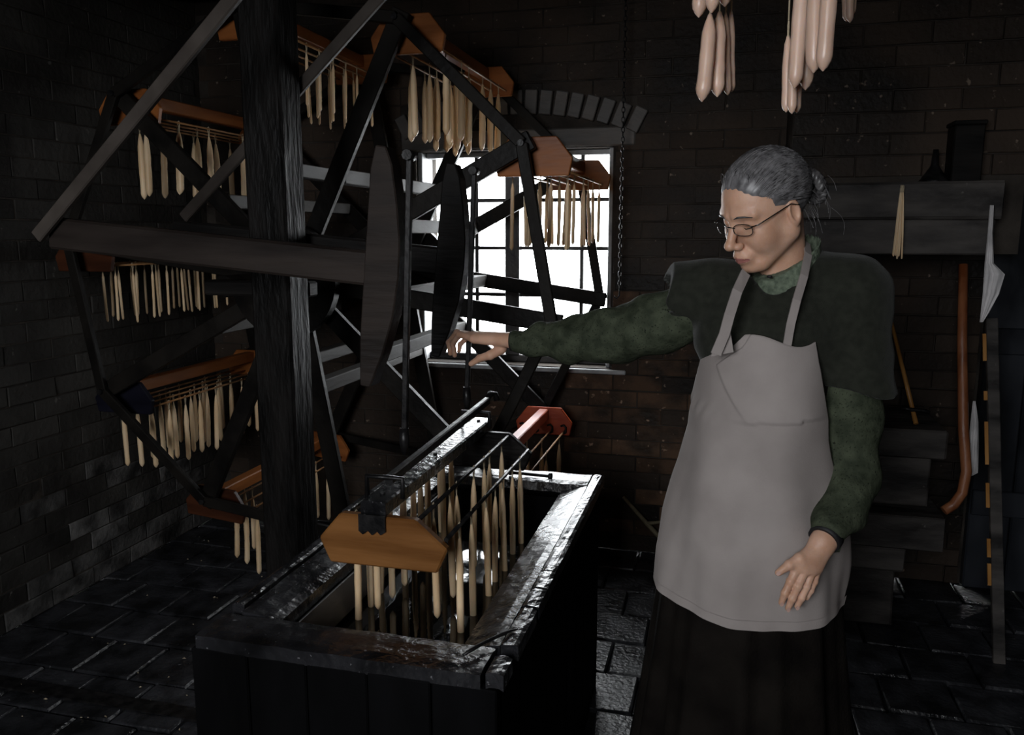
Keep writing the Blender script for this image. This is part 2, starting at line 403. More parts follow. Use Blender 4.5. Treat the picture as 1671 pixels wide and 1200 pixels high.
# window
win = empty('window_1', (0, 0, 0)); tag(win, 'bright multi-paned window behind the candle wheel', kind='structure')
x0, x1, z0, z1 = WIN; yw = 3.97
def wbox(n, a, b, c, d, e, f, m, bev=.004): return MB().box(a, b, c, d, e, f).build(n, m, win, bevel=bev)
wbox('jamb', x0, x0+.022, YB+.03, yw+.06, z0, z1, M_PAINTWHITE); wbox('jamb', x1-.022, x1, YB+.03, yw+.06, z0, z1, M_PAINTWHITE)
wbox('head', x0+.022, x1-.022, yw-.03, yw+.06, z1-.025, z1, M_PAINTWHITE)
wbox('sash_rail', x0+.022, x1-.022, yw-.02, yw+.03, z0, z0+.035, M_WINWOOD)
xm = at(838, 400, Y=yw)[0]
wbox('mullion', xm-.036, xm+.036, yw-.03, yw+.03, z0+.035, z1-.025, M_WINWOOD)
vx = [at(779, 400, Y=yw)[0], at(950, 400, Y=yw)[0]]
for x in vx: wbox('glazing_bar', x-.009, x+.009, yw-.012, yw+.012, z0+.035, z1-.025, M_WINWOOD, .002)
zr = [at(840, y, Y=yw)[2] for y in (327, 405, 481)]
cols = [x0+.022, vx[0], xm, vx[1], x1-.022]
for z in zr:
    for a, b in ((x0+.022, xm-.036), (xm+.036, x1-.022)): wbox('glazing_bar', a, b, yw-.010, yw+.010, z-.009, z+.009, M_WINWOOD, .002)
rows = sorted([z0+.035, z1-.025] + zr)
for i in range(4):
    for k in range(4):
        MB().box(cols[i]+.004, cols[i+1]-.004, yw-.002, yw+.002, rows[k]+.004, rows[k+1]-.004).build('pane', M_GLASS, win)
wbox('window_sill', x0-.01, x1+.08, YB-.014, yw+.06, z0-.026, z0-.004, M_PAINTWHITE)

# ------------------------------------------------------------------ candle wheel
WC = (-1.499, 1.385); WR = .959; YN, YFAR = 2.70, 3.66
ANG = [-8 + 36*k for k in range(10)]
def rim(a, r=WR): return WC[0] + r*math.cos(R(a)), WC[1] + r*math.sin(R(a))
wheel = empty('candle_machine', (WC[0], (YN+YFAR)/2, 0)); tag(wheel, 'big black ten-spoked wooden candle dipping wheel by the left wall', 'wheel')
off = Vector((WC[0], (YN+YFAR)/2, 0))
def wpart(name, mb, m, bevel=.003):
    mb.v = [tuple(Vector(v) - off) for v in mb.v]
    return mb.build(name, m, wheel, bevel=bevel)
for y, s in ((YN-.035, -1), (YFAR+.035, 1)):
    for a in ANG:
        x, z = rim(a, WR+.03); xi, zi = rim(a, .066)
        wpart('spoke', MB().bar((xi, y, zi), (x, y, z), .064, .026, (0, 1, 0)), M_SPOKE)
        x2, z2 = rim(a+36)
        xa, za = rim(a)
        wpart('rim_bar', MB().bar((xa, y+s*.026, za), (x2, y+s*.026, z2), .040, .022, (0, 1, 0)), M_SPOKE)
        wpart('bolt', MB().tube([(xa, y+s*.03, za), (xa, y+s*.048, za)], .011, 8), M_IRON, 0)
for a in ANG:
    x, z = rim(a, .40)
    wpart('cross_board', MB().bar((x, YN-.02, z), (x, YFAR+.02, z), .055, .05, (0, 0, 1)), M_GREYWOOD)
wpart('axle', MB().tube([(WC[0], 2.225, WC[1]), (WC[0], 3.84, WC[1])], .034, 12), M_SPOKE, 0)
for y in (2.59, 3.765):
    wpart('hub_disc', MB().tube([(WC[0], y-.02, WC[1]), (WC[0], y+.02, WC[1])], .204, 40, smooth=False), M_SPOKE, 0)

# ------------------------------------------------------------------ candles
def candle_mesh(name, L, r, seed, m, wick=.035, taper=.30):
    """hangs from z=0 (rod) downwards; returns body mesh, wick mesh"""
    random.seed(seed)
    prof = []
    n = 9
    prof.append((.0012, -wick + .004))
    for i in range(n + 1):
        t = i / n
        rr = r * (.30 + .70 * min(1, (t / taper) ** .6)) * random.uniform(.93, 1.06)
        prof.append((rr, -wick - t * (L - r*1.6)))
    ze = -wick - (L - r*1.6)
    prof += [(r*.86, ze - r*.6), (r*.5, ze - r*1.25), (r*.06, ze - r*1.7)]
    b = MB().lathe(prof, 10)
    k = random.uniform(-.006, .006); k2 = random.uniform(-.006, .006)
    b.v = [(x + k * (z/L)**2, y + k2 * (z/L)**2, z) for x, y, z in b.v]
    me = bpy.data.meshes.new(name); me.from_pydata(b.v, [], b.f)
    me.polygons.foreach_set('use_smooth', [True]*len(b.f)); me.materials.append(m)
    wk = MB().tube([(0, -.0055, -.002), (0, -.004, .005), (0, .001, .0075), (0, .0055, .003), (0, .004, -.010), (0, .001, -wick)], .0016, 5)
    wk.tube([(0, -.0055, -.002), (0, -.003, -.012), (0, -.001, -wick-.005)], .0016, 5)
    me2 = bpy.data.meshes.new('wick'); me2.from_pydata(wk.v, [], wk.f); me2.materials.append(M_WICK)
    return me, me2
CM = {}
def candles(kind, L, r, m, wick=.035, taper=.30):
    CM[kind] = [candle_mesh('candle', L * f, r, sum(map(ord, kind)) % 50 + i, m, wick, taper) for i, f in enumerate((1, .96, 1.04, .99))]
ORD = ['nearest', 'second', 'third', 'fourth', 'fifth', 'sixth', 'seventh', 'eighth', 'ninth', 'tenth']
RODS = {4: ['leftmost', 'second', 'third', 'rightmost'], 5: ['leftmost', 'second', 'middle', 'fourth', 'rightmost']}
def put_candle(kind, loc, label, group, cat='candle', ry=0.0):
    me, me2 = CM[kind][random.randrange(4)]
    o = link('candle', me, None, loc); w_ = link('wick', me2, o)
    o.rotation_euler = (random.uniform(-.02, .02), ry + random.uniform(-.02, .02), random.choice((-.12, 0, .1)))
    tag(o, label, cat, group); return o

# rack: plates at y=0 and y=L; local z=0 is the pivot at the top of the plates
PLATE = [(-.080,.038),(.080,.038),(.134,-.032),(.122,-.090),(-.122,-.090),(-.134,-.032)]
def rack(name, x, z, y0, y1, label, m, n, kind, cl, group, tilt=0.0, front=None, rods=(-.098,-.034,.034,.098), skip=()):
    r_ = empty(name, (x, y0, z), (0, tilt, 0)); tag(r_, label, 'candle rack', 'candle racks on the wheel')
    Lh = y1 - y0
    for y in (0, Lh):
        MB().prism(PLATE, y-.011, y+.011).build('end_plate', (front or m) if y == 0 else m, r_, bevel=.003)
    MB().box(-.022, .022, .0115, Lh-.0115, -.018, .032).build('top_beam', m, r_, bevel=.004)
    MB().tube([(0, -.02, .008), (0, -.012, .008)], .012, 10).build('pivot_pin', M_IRON, r_)
    for rx in rods:
        MB().tube([(rx, .0115, -.068), (rx, Lh-.0115, -.068)], .0042, 6).build('rod', M_ROD, r_)
    random.seed(sum(map(ord, label)))
    ct, st = math.cos(tilt), math.sin(tilt)
    for i, rx in enumerate(rods):
        j = 0
        for k in range(n):
            if random.random() < .06 or (i, k) in skip: continue
            yy = .07 + (Lh - .14) * (k + random.uniform(.2, .8)) / n
            lx, lz = rx, -.068
            put_candle(kind, (x + lx*ct + lz*st, y0 + yy, z - lx*st + lz*ct), cl % (ORD[j] + ' from front, ' + RODS[len(rods)][i] + ' rod'), group); j += 1
    return r_
candles('fat', .245, .0128, M_TALLOW); candles('mid', .245, .0102, M_TALLOW); candles('slim', .225, .0068, M_TALLOW, .035, .1); candles('thin', .20, .0054, M_TALLOW, .03, .08)
YR0, YR1 = YN + .02, YFAR - .02
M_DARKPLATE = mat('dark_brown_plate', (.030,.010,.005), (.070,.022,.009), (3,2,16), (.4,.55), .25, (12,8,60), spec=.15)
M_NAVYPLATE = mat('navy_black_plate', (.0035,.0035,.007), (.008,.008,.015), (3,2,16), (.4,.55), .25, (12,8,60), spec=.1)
def wrack(i, label, m, n, kind, cl, grp, dz=-.01, dx=0.0, tilt=0.0, **k):
    x, z = rim(ANG[i]); return rack('candle_rack', x+dx, z+dz, YR0, YR1, label, m, n, kind, cl, grp, tilt, **k)
wrack(1, 'orange wooden candle rack hanging in front of the window', M_ORANGE, 6, 'slim', 'slim backlit candle, %s, rack in front of the window', 'candles on the window rack', dx=.02)
wrack(2, 'orange candle rack at the top of the wheel above the window', M_ORANGE, 6, 'fat', 'plump tan candle, %s, high rack above the window', 'candles on the rack above the window', dx=.01)
wrack(3, 'rack of very thin candles at the top left of the wheel beside the post', M_ORANGE, 7, 'thin', 'very thin candle, %s, high rack beside black post', 'thin candles beside the post')
wrack(4, 'orange candle rack high on the left, crossed by a batten', M_ORANGE, 4, 'fat', 'plump candle, %s, high left rack crossed by batten', 'candles on the high left rack')
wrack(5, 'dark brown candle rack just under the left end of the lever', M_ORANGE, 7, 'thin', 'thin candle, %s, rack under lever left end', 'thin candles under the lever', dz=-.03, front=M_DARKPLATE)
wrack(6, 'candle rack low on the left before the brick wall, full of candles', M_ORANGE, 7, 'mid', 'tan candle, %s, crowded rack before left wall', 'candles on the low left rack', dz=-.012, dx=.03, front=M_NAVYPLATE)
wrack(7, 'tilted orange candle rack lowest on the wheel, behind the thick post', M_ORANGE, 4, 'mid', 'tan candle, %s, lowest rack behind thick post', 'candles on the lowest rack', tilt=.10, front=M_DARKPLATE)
rr_ = wrack(9, 'glowing red candle rack behind the far end of the vat', M_RED, 4, 'mid', 'glowing candle, %s, red rack behind the vat', 'candles under the red rack', dx=.02)
for rx in (-.098, -.034, .034, .098):
    MB().tube([(rx-.016, YR1-YR0-.014, -.045), (rx-.002, YR1-YR0-.016, -.040), (rx+.008, YR1-YR0-.016, -.050), (rx+.008, YR1-YR0-.016, -.074), (rx-.002, YR1-YR0-.016, -.080)], .0055, 6).build('rod_hook', M_IRON, rr_)

# ------------------------------------------------------------------ post, levers, struts
PX0, PX1, PY0, PY1 = -1.297, -1.175, 2.05, 2.165
post = empty('wheel_post', ((PX0+PX1)/2, (PY0+PY1)/2, 0)); tag(post, 'thick tarred vertical post in front of the candle wheel', 'post')
pw = .061
MB().bar((0, 0, 0), (0, 0, ZC-.09), 2*pw, PY1-PY0, (0, 1, 0), .008).build('shaft', M_POST, post)
MB().box(-.295, .06, .0585, .115, 1.362, 1.408).build('bearing_block', M_BLACKWOOD, post, bevel=.006)
MB().tube([(0, -.331, 1.497), (0, -.056, 1.497)], .016, 10).build('pivot_pin', M_IRON, post)
MB().tube([(0, .056, 1.497), (0, .097, 1.497)], .016, 10).build('pivot_pin', M_IRON, post)
ARCPOLY = [(-.760,1.742),(-.735,1.738),(-.722,1.700),(-.712,1.62),(-.707,1.53),(-.712,1.45),(-.728,1.36),(-.757,1.27),(-.790,1.193),(-.815,1.197),(-.812,1.30),(-.803,1.40),(-.793,1.50),(-.783,1.60),(-.774,1.69)]
def lever(y, label, m):
    o = empty('lever_beam', (-1.24, y, 1.497)); tag(o, label, 'lever', 'balance levers')
    q = lambda x, z: (x + 1.24, 0, z - 1.497)
    MB().bar(q(-1.655, 1.549), q(-.795, 1.470), .05, .079, (0, 0, 1), .006).build('beam', m, o)
    pol = [(x + 1.24, z - 1.497) for x, z in ARCPOLY]
    MB().prism(pol, -.027, .027).build('arc_head', m, o, bevel=.003)
    return o
lever(1.75, 'brown wooden balance lever with curved head, nearest in front of the post', M_LEVER)
lever(2.23, 'black balance lever with curved head held by the hand, behind the post', M_BLACKWOOD)
def strut(p, q, label):
    d = Vector(q) - Vector(p)
    e = Vector(p) + d * ((ZC - .092 - p[2]) / d.z)
    b = MB().bar((0, 0, 0), e - Vector(p), .034, .016, (0, 1, 0), .003)
    o = b.build('batten', M_BATTEN, None, loc=p); tag(o, label, 'batten', 'diagonal battens'); return o
strut((-1.675, 1.708, 1.54), (-1.086, 1.708, 2.065), 'longest diagonal brown batten rising from the lever end at far left')
strut((-1.600, 2.19, 1.595), (-.945, 2.19, 2.179), 'shorter diagonal brown batten rising past the black post')
def hanger(y, ztop, zbot, x0, x1, label):
    o = empty('hanger_rod', (x0, y, zbot)); tag(o, label, 'rod', 'iron hanger rods')
    MB().bar((x1-x0, 0, ztop-zbot), (0, 0, .03), .014, .014, (0, 1, 0), .002).build('rod', M_IRON, o)
    MB().tube([(0, 0, .07), (0, 0, .035), (0, 0, .004)], [.011, .013, .006], 8).build('forged_end', M_IRON, o)
    MB().tube([(x1-x0, -.02, ztop-zbot), (x1-x0, .02, ztop-zbot)], .012, 8).build('eye', M_IRON, o)
    return o
hanger(1.752, 1.72, 1.025, -.718, -.690, 'long black iron rod hanging from the nearer lever head')
hanger(2.232, 1.72, 1.035, -.716, -.688, 'long black iron rod hanging from the lever head by the hand')
sb = empty('swing_bar', (-.72, 1.66, .99)); tag(sb, 'slim black iron bar carrying the dipping rack on hooks', 'bar')
MB().bar((0, 0, .005), (0, .80, .028), .018, .024, (0, 0, 1), .003).build('bar', M_IRON, sb)
MB().tube([(0, .795, .03), (.0, .83, .045), (.012, .85, .04), (.02, .845, .02)], .010, 8).build('curl_end', M_IRON, sb)
for y in (-.005, .70):
    MB().tube([(0, y, .012), (-.052, y, .012), (-.052, y, -.04)], .006, 6).tube([(0, y, .012), (.035, y, .012), (.035, y, -.035)], .006, 6).build('hook', M_IRON, sb)

# ------------------------------------------------------------------ vat
VX0, VX1, VY0, VY1, VZ = -1.005, -.36, 1.325, 2.61, .75
vat = empty('dipping_vat', ((VX0+VX1)/2, (VY0+VY1)/2, 0)); tag(vat, 'large black wax-caked wooden dipping vat in the foreground', 'vat')
vo = Vector(((VX0+VX1)/2, (VY0+VY1)/2, 0))
def vpart(name, mb, m, bevel=.004, jit=0.0):
    mb.v = [tuple(Vector(v) - vo) for v in mb.v]
    o = mb.build(name, m, vat, bevel=bevel)
    if jit: relax(o, jit)
    return o
random.seed(5)
th = .028
nb = 5
for i in range(nb):
    a = VX0-.012 + (VX1-VX0)*i/nb; b = VX0-.012 + (VX1-VX0)*(i+1)/nb
    for (y0, y1) in ((VY0-.004, VY0-.004+th), (VY1-.012-th, VY1-.012)):
        vpart('board', MB().box(a+.001, b-.001, y0+random.uniform(0,.003), y1, .0, VZ-.03), M_VATSIDE, .003)
nb = 9
for i in range(nb):
    a = VY0+.04 + (VY1-VY0-.08)*i/nb; b = VY0+.04 + (VY1-VY0-.08)*(i+1)/nb
    for (x0_, x1_) in ((VX0-.012, VX0-.012+th), (VX1-.012-th, VX1-.012)):
        vpart('board', MB().box(x0_, x1_-random.uniform(0,.003), a+.001, b-.001, .0, VZ-.03), M_VATSIDE, .003)
IX0, IX1, IY0, IY1 = -.885, -.485, 1.44, 2.50
# rim planks, subdivided and uneven
def plank(p, nseg, m, name, jit=.0011):
    """p: four corners (a0,a1 start edge; b0,b1 end edge), thickness down .03"""
    a0, a1, b0, b1 = [Vector(q) for q in p]; vs = []; fs = []
    for i in range(nseg+1):
        t = i/nseg
        e0, e1 = a0.lerp(b0, t), a1.lerp(b1, t)
        for k in range(5):
            c = e0.lerp(e1, k/4); c.z += random.uniform(-jit, jit) - (.003 if k in (0, 4) else 0); vs.append(c)
            if k in (0, 4): c.x += random.uniform(-jit, jit)*.6; c.y += random.uniform(-jit, jit)*.6
    n = len(vs)
    for i in range(nseg):
        for k in range(4): fs.append((i*5+k, i*5+k+1, (i+1)*5+k+1, (i+1)*5+k))
    vs += [v - Vector((0, 0, .03)) for v in vs[:n]]
    for i in range(nseg):
        fs.append((i*5, (i+1)*5, n+(i+1)*5, n+i*5)); fs.append((i*5+4, n+i*5+4, n+(i+1)*5+4, (i+1)*5+4))
        for k in range(4): fs.append((n+i*5+k, n+(i+1)*5+k, n+(i+1)*5+k+1, n+i*5+k+1))
    for k in range(4):
        fs.append((k, n+k, n+k+1, k+1)); e = nseg*5; fs.append((e+k, e+k+1, n+e+k+1, n+e+k))
    return vpart(name, MB().add(vs, fs), m, 0)
plank([(VX0, VY0, VZ), (VX0, IY0, VZ-.006), (-.405, VY0, VZ), (-.405, IY0, VZ-.006)], 16, M_VATWOOD, 'front_rim')
plank([(-.975, IY0+.004, VZ-.002), (IX0, IY0+.004, VZ-.014), (-.975, VY1-.11, VZ-.002), (IX0, VY1-.11, VZ-.014)], 24, M_VATWOOD, 'left_rim')
plank([(VX0-.003, IY0+.02, VZ+.006), (-.979, IY0+.02, VZ+.006), (VX0-.003, VY1, VZ+.006), (-.979, VY1, VZ+.006)], 12, M_VATWOOD, 'left_kerb')
plank([(IX1, IY0+.004, VZ-.028), (-.400, IY0+.004, VZ-.002), (IX1, VY1-.11, VZ-.028), (-.400, VY1-.11, VZ-.002)], 26, M_VATWOOD, 'right_rim')
for (ya, yb_) in ((VY0+.002, 1.392), (1.435, 1.60), (1.612, 1.70), (1.708, 1.80), (1.806, 2.09), (2.094, VY1)):
    plank([(-.395, ya, VZ+.004), (VX1, ya, VZ+.004), (-.395, yb_, VZ+.004), (VX1, yb_, VZ+.004)], 6, M_VATWOOD, 'right_kerb')
plank([(-.975, VY1-.105, VZ), (-.975, VY1, VZ+.004), (-.40, VY1-.105, VZ), (-.40, VY1, VZ+.004)], 14, M_VATWOOD, 'back_rim')
# tank
tk = MB()
for (a, b, c, d) in ((IX0-.02, IX0, IY0-.02, IY1+.02), (IX1, IX1+.02, IY0-.02, IY1+.02)): tk.box(a, b, c, d, .30, VZ-.05)
for (c, d) in ((IY0-.02, IY0), (IY1, IY1+.02)): tk.box(IX0, IX1, c, d, .30, VZ-.05)
tk.box(IX0, IX1, IY0, IY1, .28, .30)
vpart('tank', tk, M_VATSIDE, 0)
vpart('tank_ledge', MB().prism([(-.884,.700),(-.874,.706),(-.853,.634),(-.862,.630)], IY0+.004, IY1-.004), M_LEDGE, .002)
wx = MB(); n = 24
wx.add([(IX0+.002+(IX1-IX0-.004)*i/8, IY0+.002+(IY1-IY0-.004)*k/n, .618) for i in range(9) for k in range(n+1)],
       [(i*(n+1)+k, (i+1)*(n+1)+k, (i+1)*(n+1)+k+1, i*(n+1)+k+1) for i in range(8) for k in range(n)], True)
wxo = wx.box(IX0+.002, IX1-.002, IY0+.002, IY1-.002, .302, .6175).build('molten_wax', M_WAXPOOL, None, fix=False); tag(wxo, 'dark mirror-like pool of molten wax inside the vat', 'wax')
random.seed(3)
tw = MB().tube([(0,0,0),(.018,.03,.004),(.026,.06,.0),(.05,.09,.003),(.062,.115,.0),(.078,.12,.004)], [.003,.004,.0035,.004,.003,.0015], 6).build('wick_string', M_IRON, None, loc=(-.452, 1.372, VZ+.006))
tag(tw, 'bent black length of wick lying on the near vat rim corner', 'wick')
tg = MB().bar((0,0,0),(.13,-.012,0), .012, .01, (0,0,1), .002).tube([(0,0,0),(-.008,.0,.0)], .011, 8).tube([(.13,-.012,0),(.14,-.013,0)], .011, 8).build('iron_clamp', M_IRON, None, loc=(-.66, 2.535, VZ+.013))
tag(tg, 'small black iron pin lying on the far vat rim', 'pin')

# ------------------------------------------------------------------ rack being dipped
HX, HY0, HY1 = -.71, 1.60, 2.40
dr = empty('dipping_rack', (HX, HY0, .88)); tag(dr, 'golden pine candle rack lowered into the vat', 'candle rack')
HP = [(-.100,.052),(.080,.052),(.153,-.010),(.128,-.066),(-.128,-.066),(-.153,-.010)]
MB().prism(HP, -.012, .012).build('end_plate', M_FRONTPLATE, dr, bevel=.004)
o = MB().prism(HP, HY1-HY0-.012, HY1-HY0+.012).build('end_plate', M_BLACKWOOD, dr, bevel=.004)
o['label'] = 'black end plate'
bm_ = MB().bar((-.022, -.004, .066), (-.022, HY1-HY0+.05, .066), .060, .036, (0,0,1), .004).build('top_beam', M_VATWOOD, dr)
MB().bar((-.098, .013, .046), (-.098, HY1-HY0-.1, .046), .016, .010, (0,0,1), .002).build('side_strip', M_VATWOOD, dr)
for y in (.05, .40, HY1-HY0):
    MB().tube([(-.022, y, .083), (-.022, y, .088)], .006, 8).build('bolt', M_IRON, dr)
MB().prism([(-.052,.056),(.012,.056),(.012,.020),(.000,.012),(-.008,.020),(-.020,.010),(-.030,.020),(-.042,.010),(-.052,.018)], -.018, -.0125).build('bracket', M_IRON, dr)
HR = [(-.122,.006),(-.072,.040),(.078,.044),(.142,.004)]
candles('dip', .255, .0088, M_TALLOW, .03)
random.seed(77)
for i, (rx, rz) in enumerate(HR):
    MB().tube([(rx, .0125, rz), (rx, HY1-HY0-.0125, rz)], .0052, 8).build('rod', M_IRON, dr)
    for k in range(7):
        yy = .05 + (HY1-HY0-.10) * (k + random.uniform(.2, .8)) / 7
        put_candle('dip', (HX+rx, HY0+yy, .88+rz), 'dipped candle, %s, golden rack in the vat' % (ORD[k] + ' from front, ' + RODS[4][i] + ' rod'), 'candles being dipped in the vat')

# ------------------------------------------------------------------ hearth side of the room
ch = MB().box(.235, 1.06, 3.46, YB, 1.47, ZC).build('chimney_breast', M_MORTAR); tag(ch, 'black sooty chimney breast above the mantel beam', kind='structure')
brick_wall(ch, M_BRICK, lambda u, z: ((u, 3.46 + .004, z), 0), .235, 1.06, 1.76, ZC, full, lambda u, z: z < 2.4)
hb = MB().box(.27, 1.10, YB-.012, YB+.005, 0, 1.47).build('wall_hearth', M_MORTAR); tag(hb, 'dark brick back of the hearth recess', kind='structure')
brick_wall(hb, M_BRICK, lambda u, z: ((u, YB-.012+.004, z), 0), .30, 1.06, 0, 1.46, full, lambda u, z: True)
pr_ = MB().box(.235, .30, 3.46, YB-.012, 0, 1.47).build('wall_pier', M_MORTAR); tag(pr_, 'dark pier at the side of the hearth', kind='structure')
mt = empty('mantel_beam', (.60, 3.36, 1.47)); tag(mt, 'rough sooty mantel beam above the hearth', 'mantel')
random.seed(41)
o = MB().box(-.37, .352, -.07, .095, .130, .262).build('upper_beam', M_MANTEL, mt, bevel=.008); relax(o, .003)
o = MB().box(-.37, .335, -.045, .095, .0, .128).build('lower_board', M_MANTEL, mt, bevel=.005); relax(o, .002)
# funnel on the mantel
fx = at(1525, 262, Y=3.38)
fn_ = MB().lathe([(.050,0),(.050,.006),(.045,.012),(.020,.050),(.0135,.062),(.009,.118),(.007,.118),(.011,.062),(.016,.050),(.040,.012)], 20).build('funnel', M_IRON, None, loc=(fx[0], 3.37, 1.733)); tag(fn_, 'dark metal funnel standing upside down on the mantel beam', 'funnel')
bxm = empty('wooden_box', (at(1580, 250, Y=3.38)[0]-.015, 3.39, 1.733)); tag(bxm, 'tall black box standing on the mantel beam beside the funnel', 'box')
MB().box(-.045, .055, -.05, .055, .0, .20).build('case', M_BLACKWOOD, bxm, bevel=.004); MB().box(-.05, .06, -.055, .06, .20, .215).build('lid', M_BLACKWOOD, bxm, bevel=.003)
# bunch of thin candles hanging in front of the mantel
candles('taper', .235, .0034, M_TALLOW, .012)
nail = at(1472, 306, Y=3.26)
nl = MB().tube([(0, .03, 0), (0, -.012, 0)], .003, 6).lathe([(.007,0),(.007,.001)], 8).build('nail', M_IRON, None, loc=(nail[0], 3.275, nail[2]+.003)); tag(nl, 'small nail in the mantel beam holding thin candles', 'nail')
TP = ['leftmost', 'second from left', 'third from left', 'third from right', 'second from right', 'rightmost']
for i in range(6):
    t = (i - 2.5)/2.5
    put_candle('taper', (nail[0]+t*.004, 3.262 - .006*(i % 2), nail[2]), 'thin pale taper, %s in bunch before mantel beam' % TP[i], 'tapers on the mantel beam', ry=-t*.045)
# plank bench under the mantel
bn = empty('plank_bench', (.62, 3.30, 0)); tag(bn, 'stepped black bench of thick planks under the mantel beam', 'bench')
random.seed(42)
for (x0_, x1_, y0_, y1_, z0_, z1_) in ((-.30,.215,-.02,.40,.705,.815),(-.30,.175,.03,.40,.50,.695),(-.30,.225,-.06,.40,.355,.49),(-.30,.10,-.03,.40,.25,.345),(-.30,.08,.02,.40,.0,.24)):
    relax(MB().box(x0_, x1_, y0_, y1_, z0_, z1_).build('plank', M_MANTEL, bn, bevel=.006), .003)
# leaning tools
def leaning(name, p, q, r, m, label, cat, n=10, extra=None):
    p = Vector(p); q = Vector(q)
    b = MB(); k = 8
    b.tube([p.lerp(q, i/k) - p + Vector((random.uniform(-1,1), random.uniform(-1,1), 0))*.0015 for i in range(k+1)], r, n)
    o = b.build(name, m, None, loc=p); tag(o, label, cat); return o
s0 = at(1501, 668, Y=3.30); s1 = at(1454, 526, Y=3.60)
stk = empty('poking_stick', (s0[0], 3.34, .822)); tag(stk, 'thin tan stick with black iron tip leaning on the plank bench', 'stick')
MB().tube([(0,0,.004), (s1[0]-s0[0], 3.60-3.34, s1[2]-.816)], [.009,.0075], 8).build('handle', M_HONEY, stk)
MB().tube([(-.055,.02,.06),(-.02,.02,.055),(.03,.025,.052),(.05,.02,.045)], .008, 8).build('iron_tip', M_IRON, stk)
hp0 = at(1572, 432, Y=3.52); hp1 = at(1578, 790, Y=3.30); hp2 = at(1540, 834, Y=3.27)
hk = MB().tube([Vector(hp0)-Vector(hp2), Vector(at(1570,560,Y=3.44))-Vector(hp2), Vector(at(1572,700,Y=3.36))-Vector(hp2), Vector(at(1577,770,Y=3.31))-Vector(hp2), Vector(at(1570,805,Y=3.29))-Vector(hp2), Vector(at(1556,824,Y=3.28))-Vector(hp2), Vector((0,0,0))],
    [.017,.018,.019,.019,.019,.019,.018], 10).build('hooked_pole', M_RUST, None, loc=tuple(hp2)); tag(hk, 'rusty brown pole with a hooked lower end leaning by the mantel', 'pole')
bq = at(1612, 520, Y=3.40); bq2 = at(1622, 990, Y=3.16)
bd = empty('leaning_board', (bq2[0], bq2[1], 0)); tag(bd, 'tall narrow dark board leaning at the right of the hearth', 'board')
dv = Vector(bq) - Vector(bq2); base = Vector(bq2) - dv*(bq2[2]/dv.z)
MB().bar(base - Vector((bq2[0], bq2[1], 0)) + Vector((.012,0,.0)), Vector(bq) - Vector((bq2[0], bq2[1], 0)) + Vector((.012,0,0)), .040, .022, (0,1,0), .002).build('board', M_MANTEL, bd)
for (ya, yb2) in ((545,590),(640,655),(690,760),(790,830),(880,910),(920,955)):
    xa = 1603 + (ya-520)*.026; xb = 1603 + (yb2-520)*.026
    ta, tb = (ya-520)/470, (yb2-520)/470
    pa = Vector(bq).lerp(Vector(bq2), ta); pb = Vector(bq).lerp(Vector(bq2), tb); o_ = Vector((-.017,-.013,0)) - Vector((bq2[0], bq2[1], 0))
    MB().bar(pa+o_, pb+o_, .012, .006, (0,1,0)).build('worn_edge', M_HONEY, bd)
# pale rag hanging beside the mantel, and a second one lower down
def rag(p, rows, label, y, sway=.012):
    vs = []; n = 9
    for (py, xa, xb) in rows:
        for k in range(n):
            px = xa + (xb-xa)*k/(n-1); q = at(px, py, Y=y + sway*math.sin(k*1.5 + py*.02)); vs.append(q)
    b = Vector(at(rows[0][1], rows[0][0], Y=y)); m = MB(); vs = [Vector(v)-b for v in vs]; nn = len(vs)
    f = [(i*n+k, i*n+k+1, (i+1)*n+k+1, (i+1)*n+k) for i in range(len(rows)-1) for k in range(n-1)]
    m.add(vs + [v + Vector((0,.003,0)) for v in vs], f + [tuple(nn+j for j in q[::-1]) for q in f], True)
    o = m.build('hanging_rag', M_CLOTHWHITE, None, loc=b, fix=False); tag(o, label, 'cloth'); return o
rag(None, [(335,1616,1622),(380,1612,1620),(430,1607,1622),(448,1606,1640),(480,1604,1630),(510,1601,1614),(526,1599,1604)], 'pale folded rag hanging beside the end of the mantel beam', 3.24)
rag(None, [(655,1588,1592),(690,1584,1597),(730,1580,1597),(772,1577,1596),(778,1577,1584)], 'pale strip of cloth hanging low behind the hooked pole', 3.40)
# door at the right
dr_ = empty('door_1', (1.40, 3.80, 0)); tag(dr_, 'dark blue-black plank door at the right edge', kind='structure')
for i in range(4):
    xa = -.335 + i*.165
    top = 1.97 + .10*(1-((i-1.5)/2)**2)
    MB().box(xa+.002, xa+.163, -.03, .02, .01, top).build('door_plank', M_DOOR, dr_, bevel=.006)
for z in (.35, 1.05, 1.72): MB().box(-.33, .32, -.052, -.031, z, z+.11).build('ledge', M_DOOR, dr_, bevel=.004)
# chain from the ceiling
lk = empty('chain', (*at(1011, 470, Y=3.705)[:2], at(1011, 470, Y=3.705)[2])); tag(lk, 'black iron chain hanging down right of the window', 'chain')
zb = lk.location.z; m = MB(); nL = int((ZC - zb) / .021)
for i in range(nL):
    z = i*.021; pts = []
    for k in range(11):
        a = 2*math.pi*k/10; u = .007*math.cos(a); v = .0135*math.sin(a)
        pts.append((u if i % 2 else 0, 0 if i % 2 else u, z + v))
    m.tube(pts, .0023, 5, caps=False)
o = m.build('links', M_IRON, lk, fix=False); o['kind'] = 'stuff'
MB().tube([(0,0,-.012),(0,0,-.035),(-.012,0,-.048),(-.024,0,-.040)], .004, 6).build('hook', M_IRON, lk)
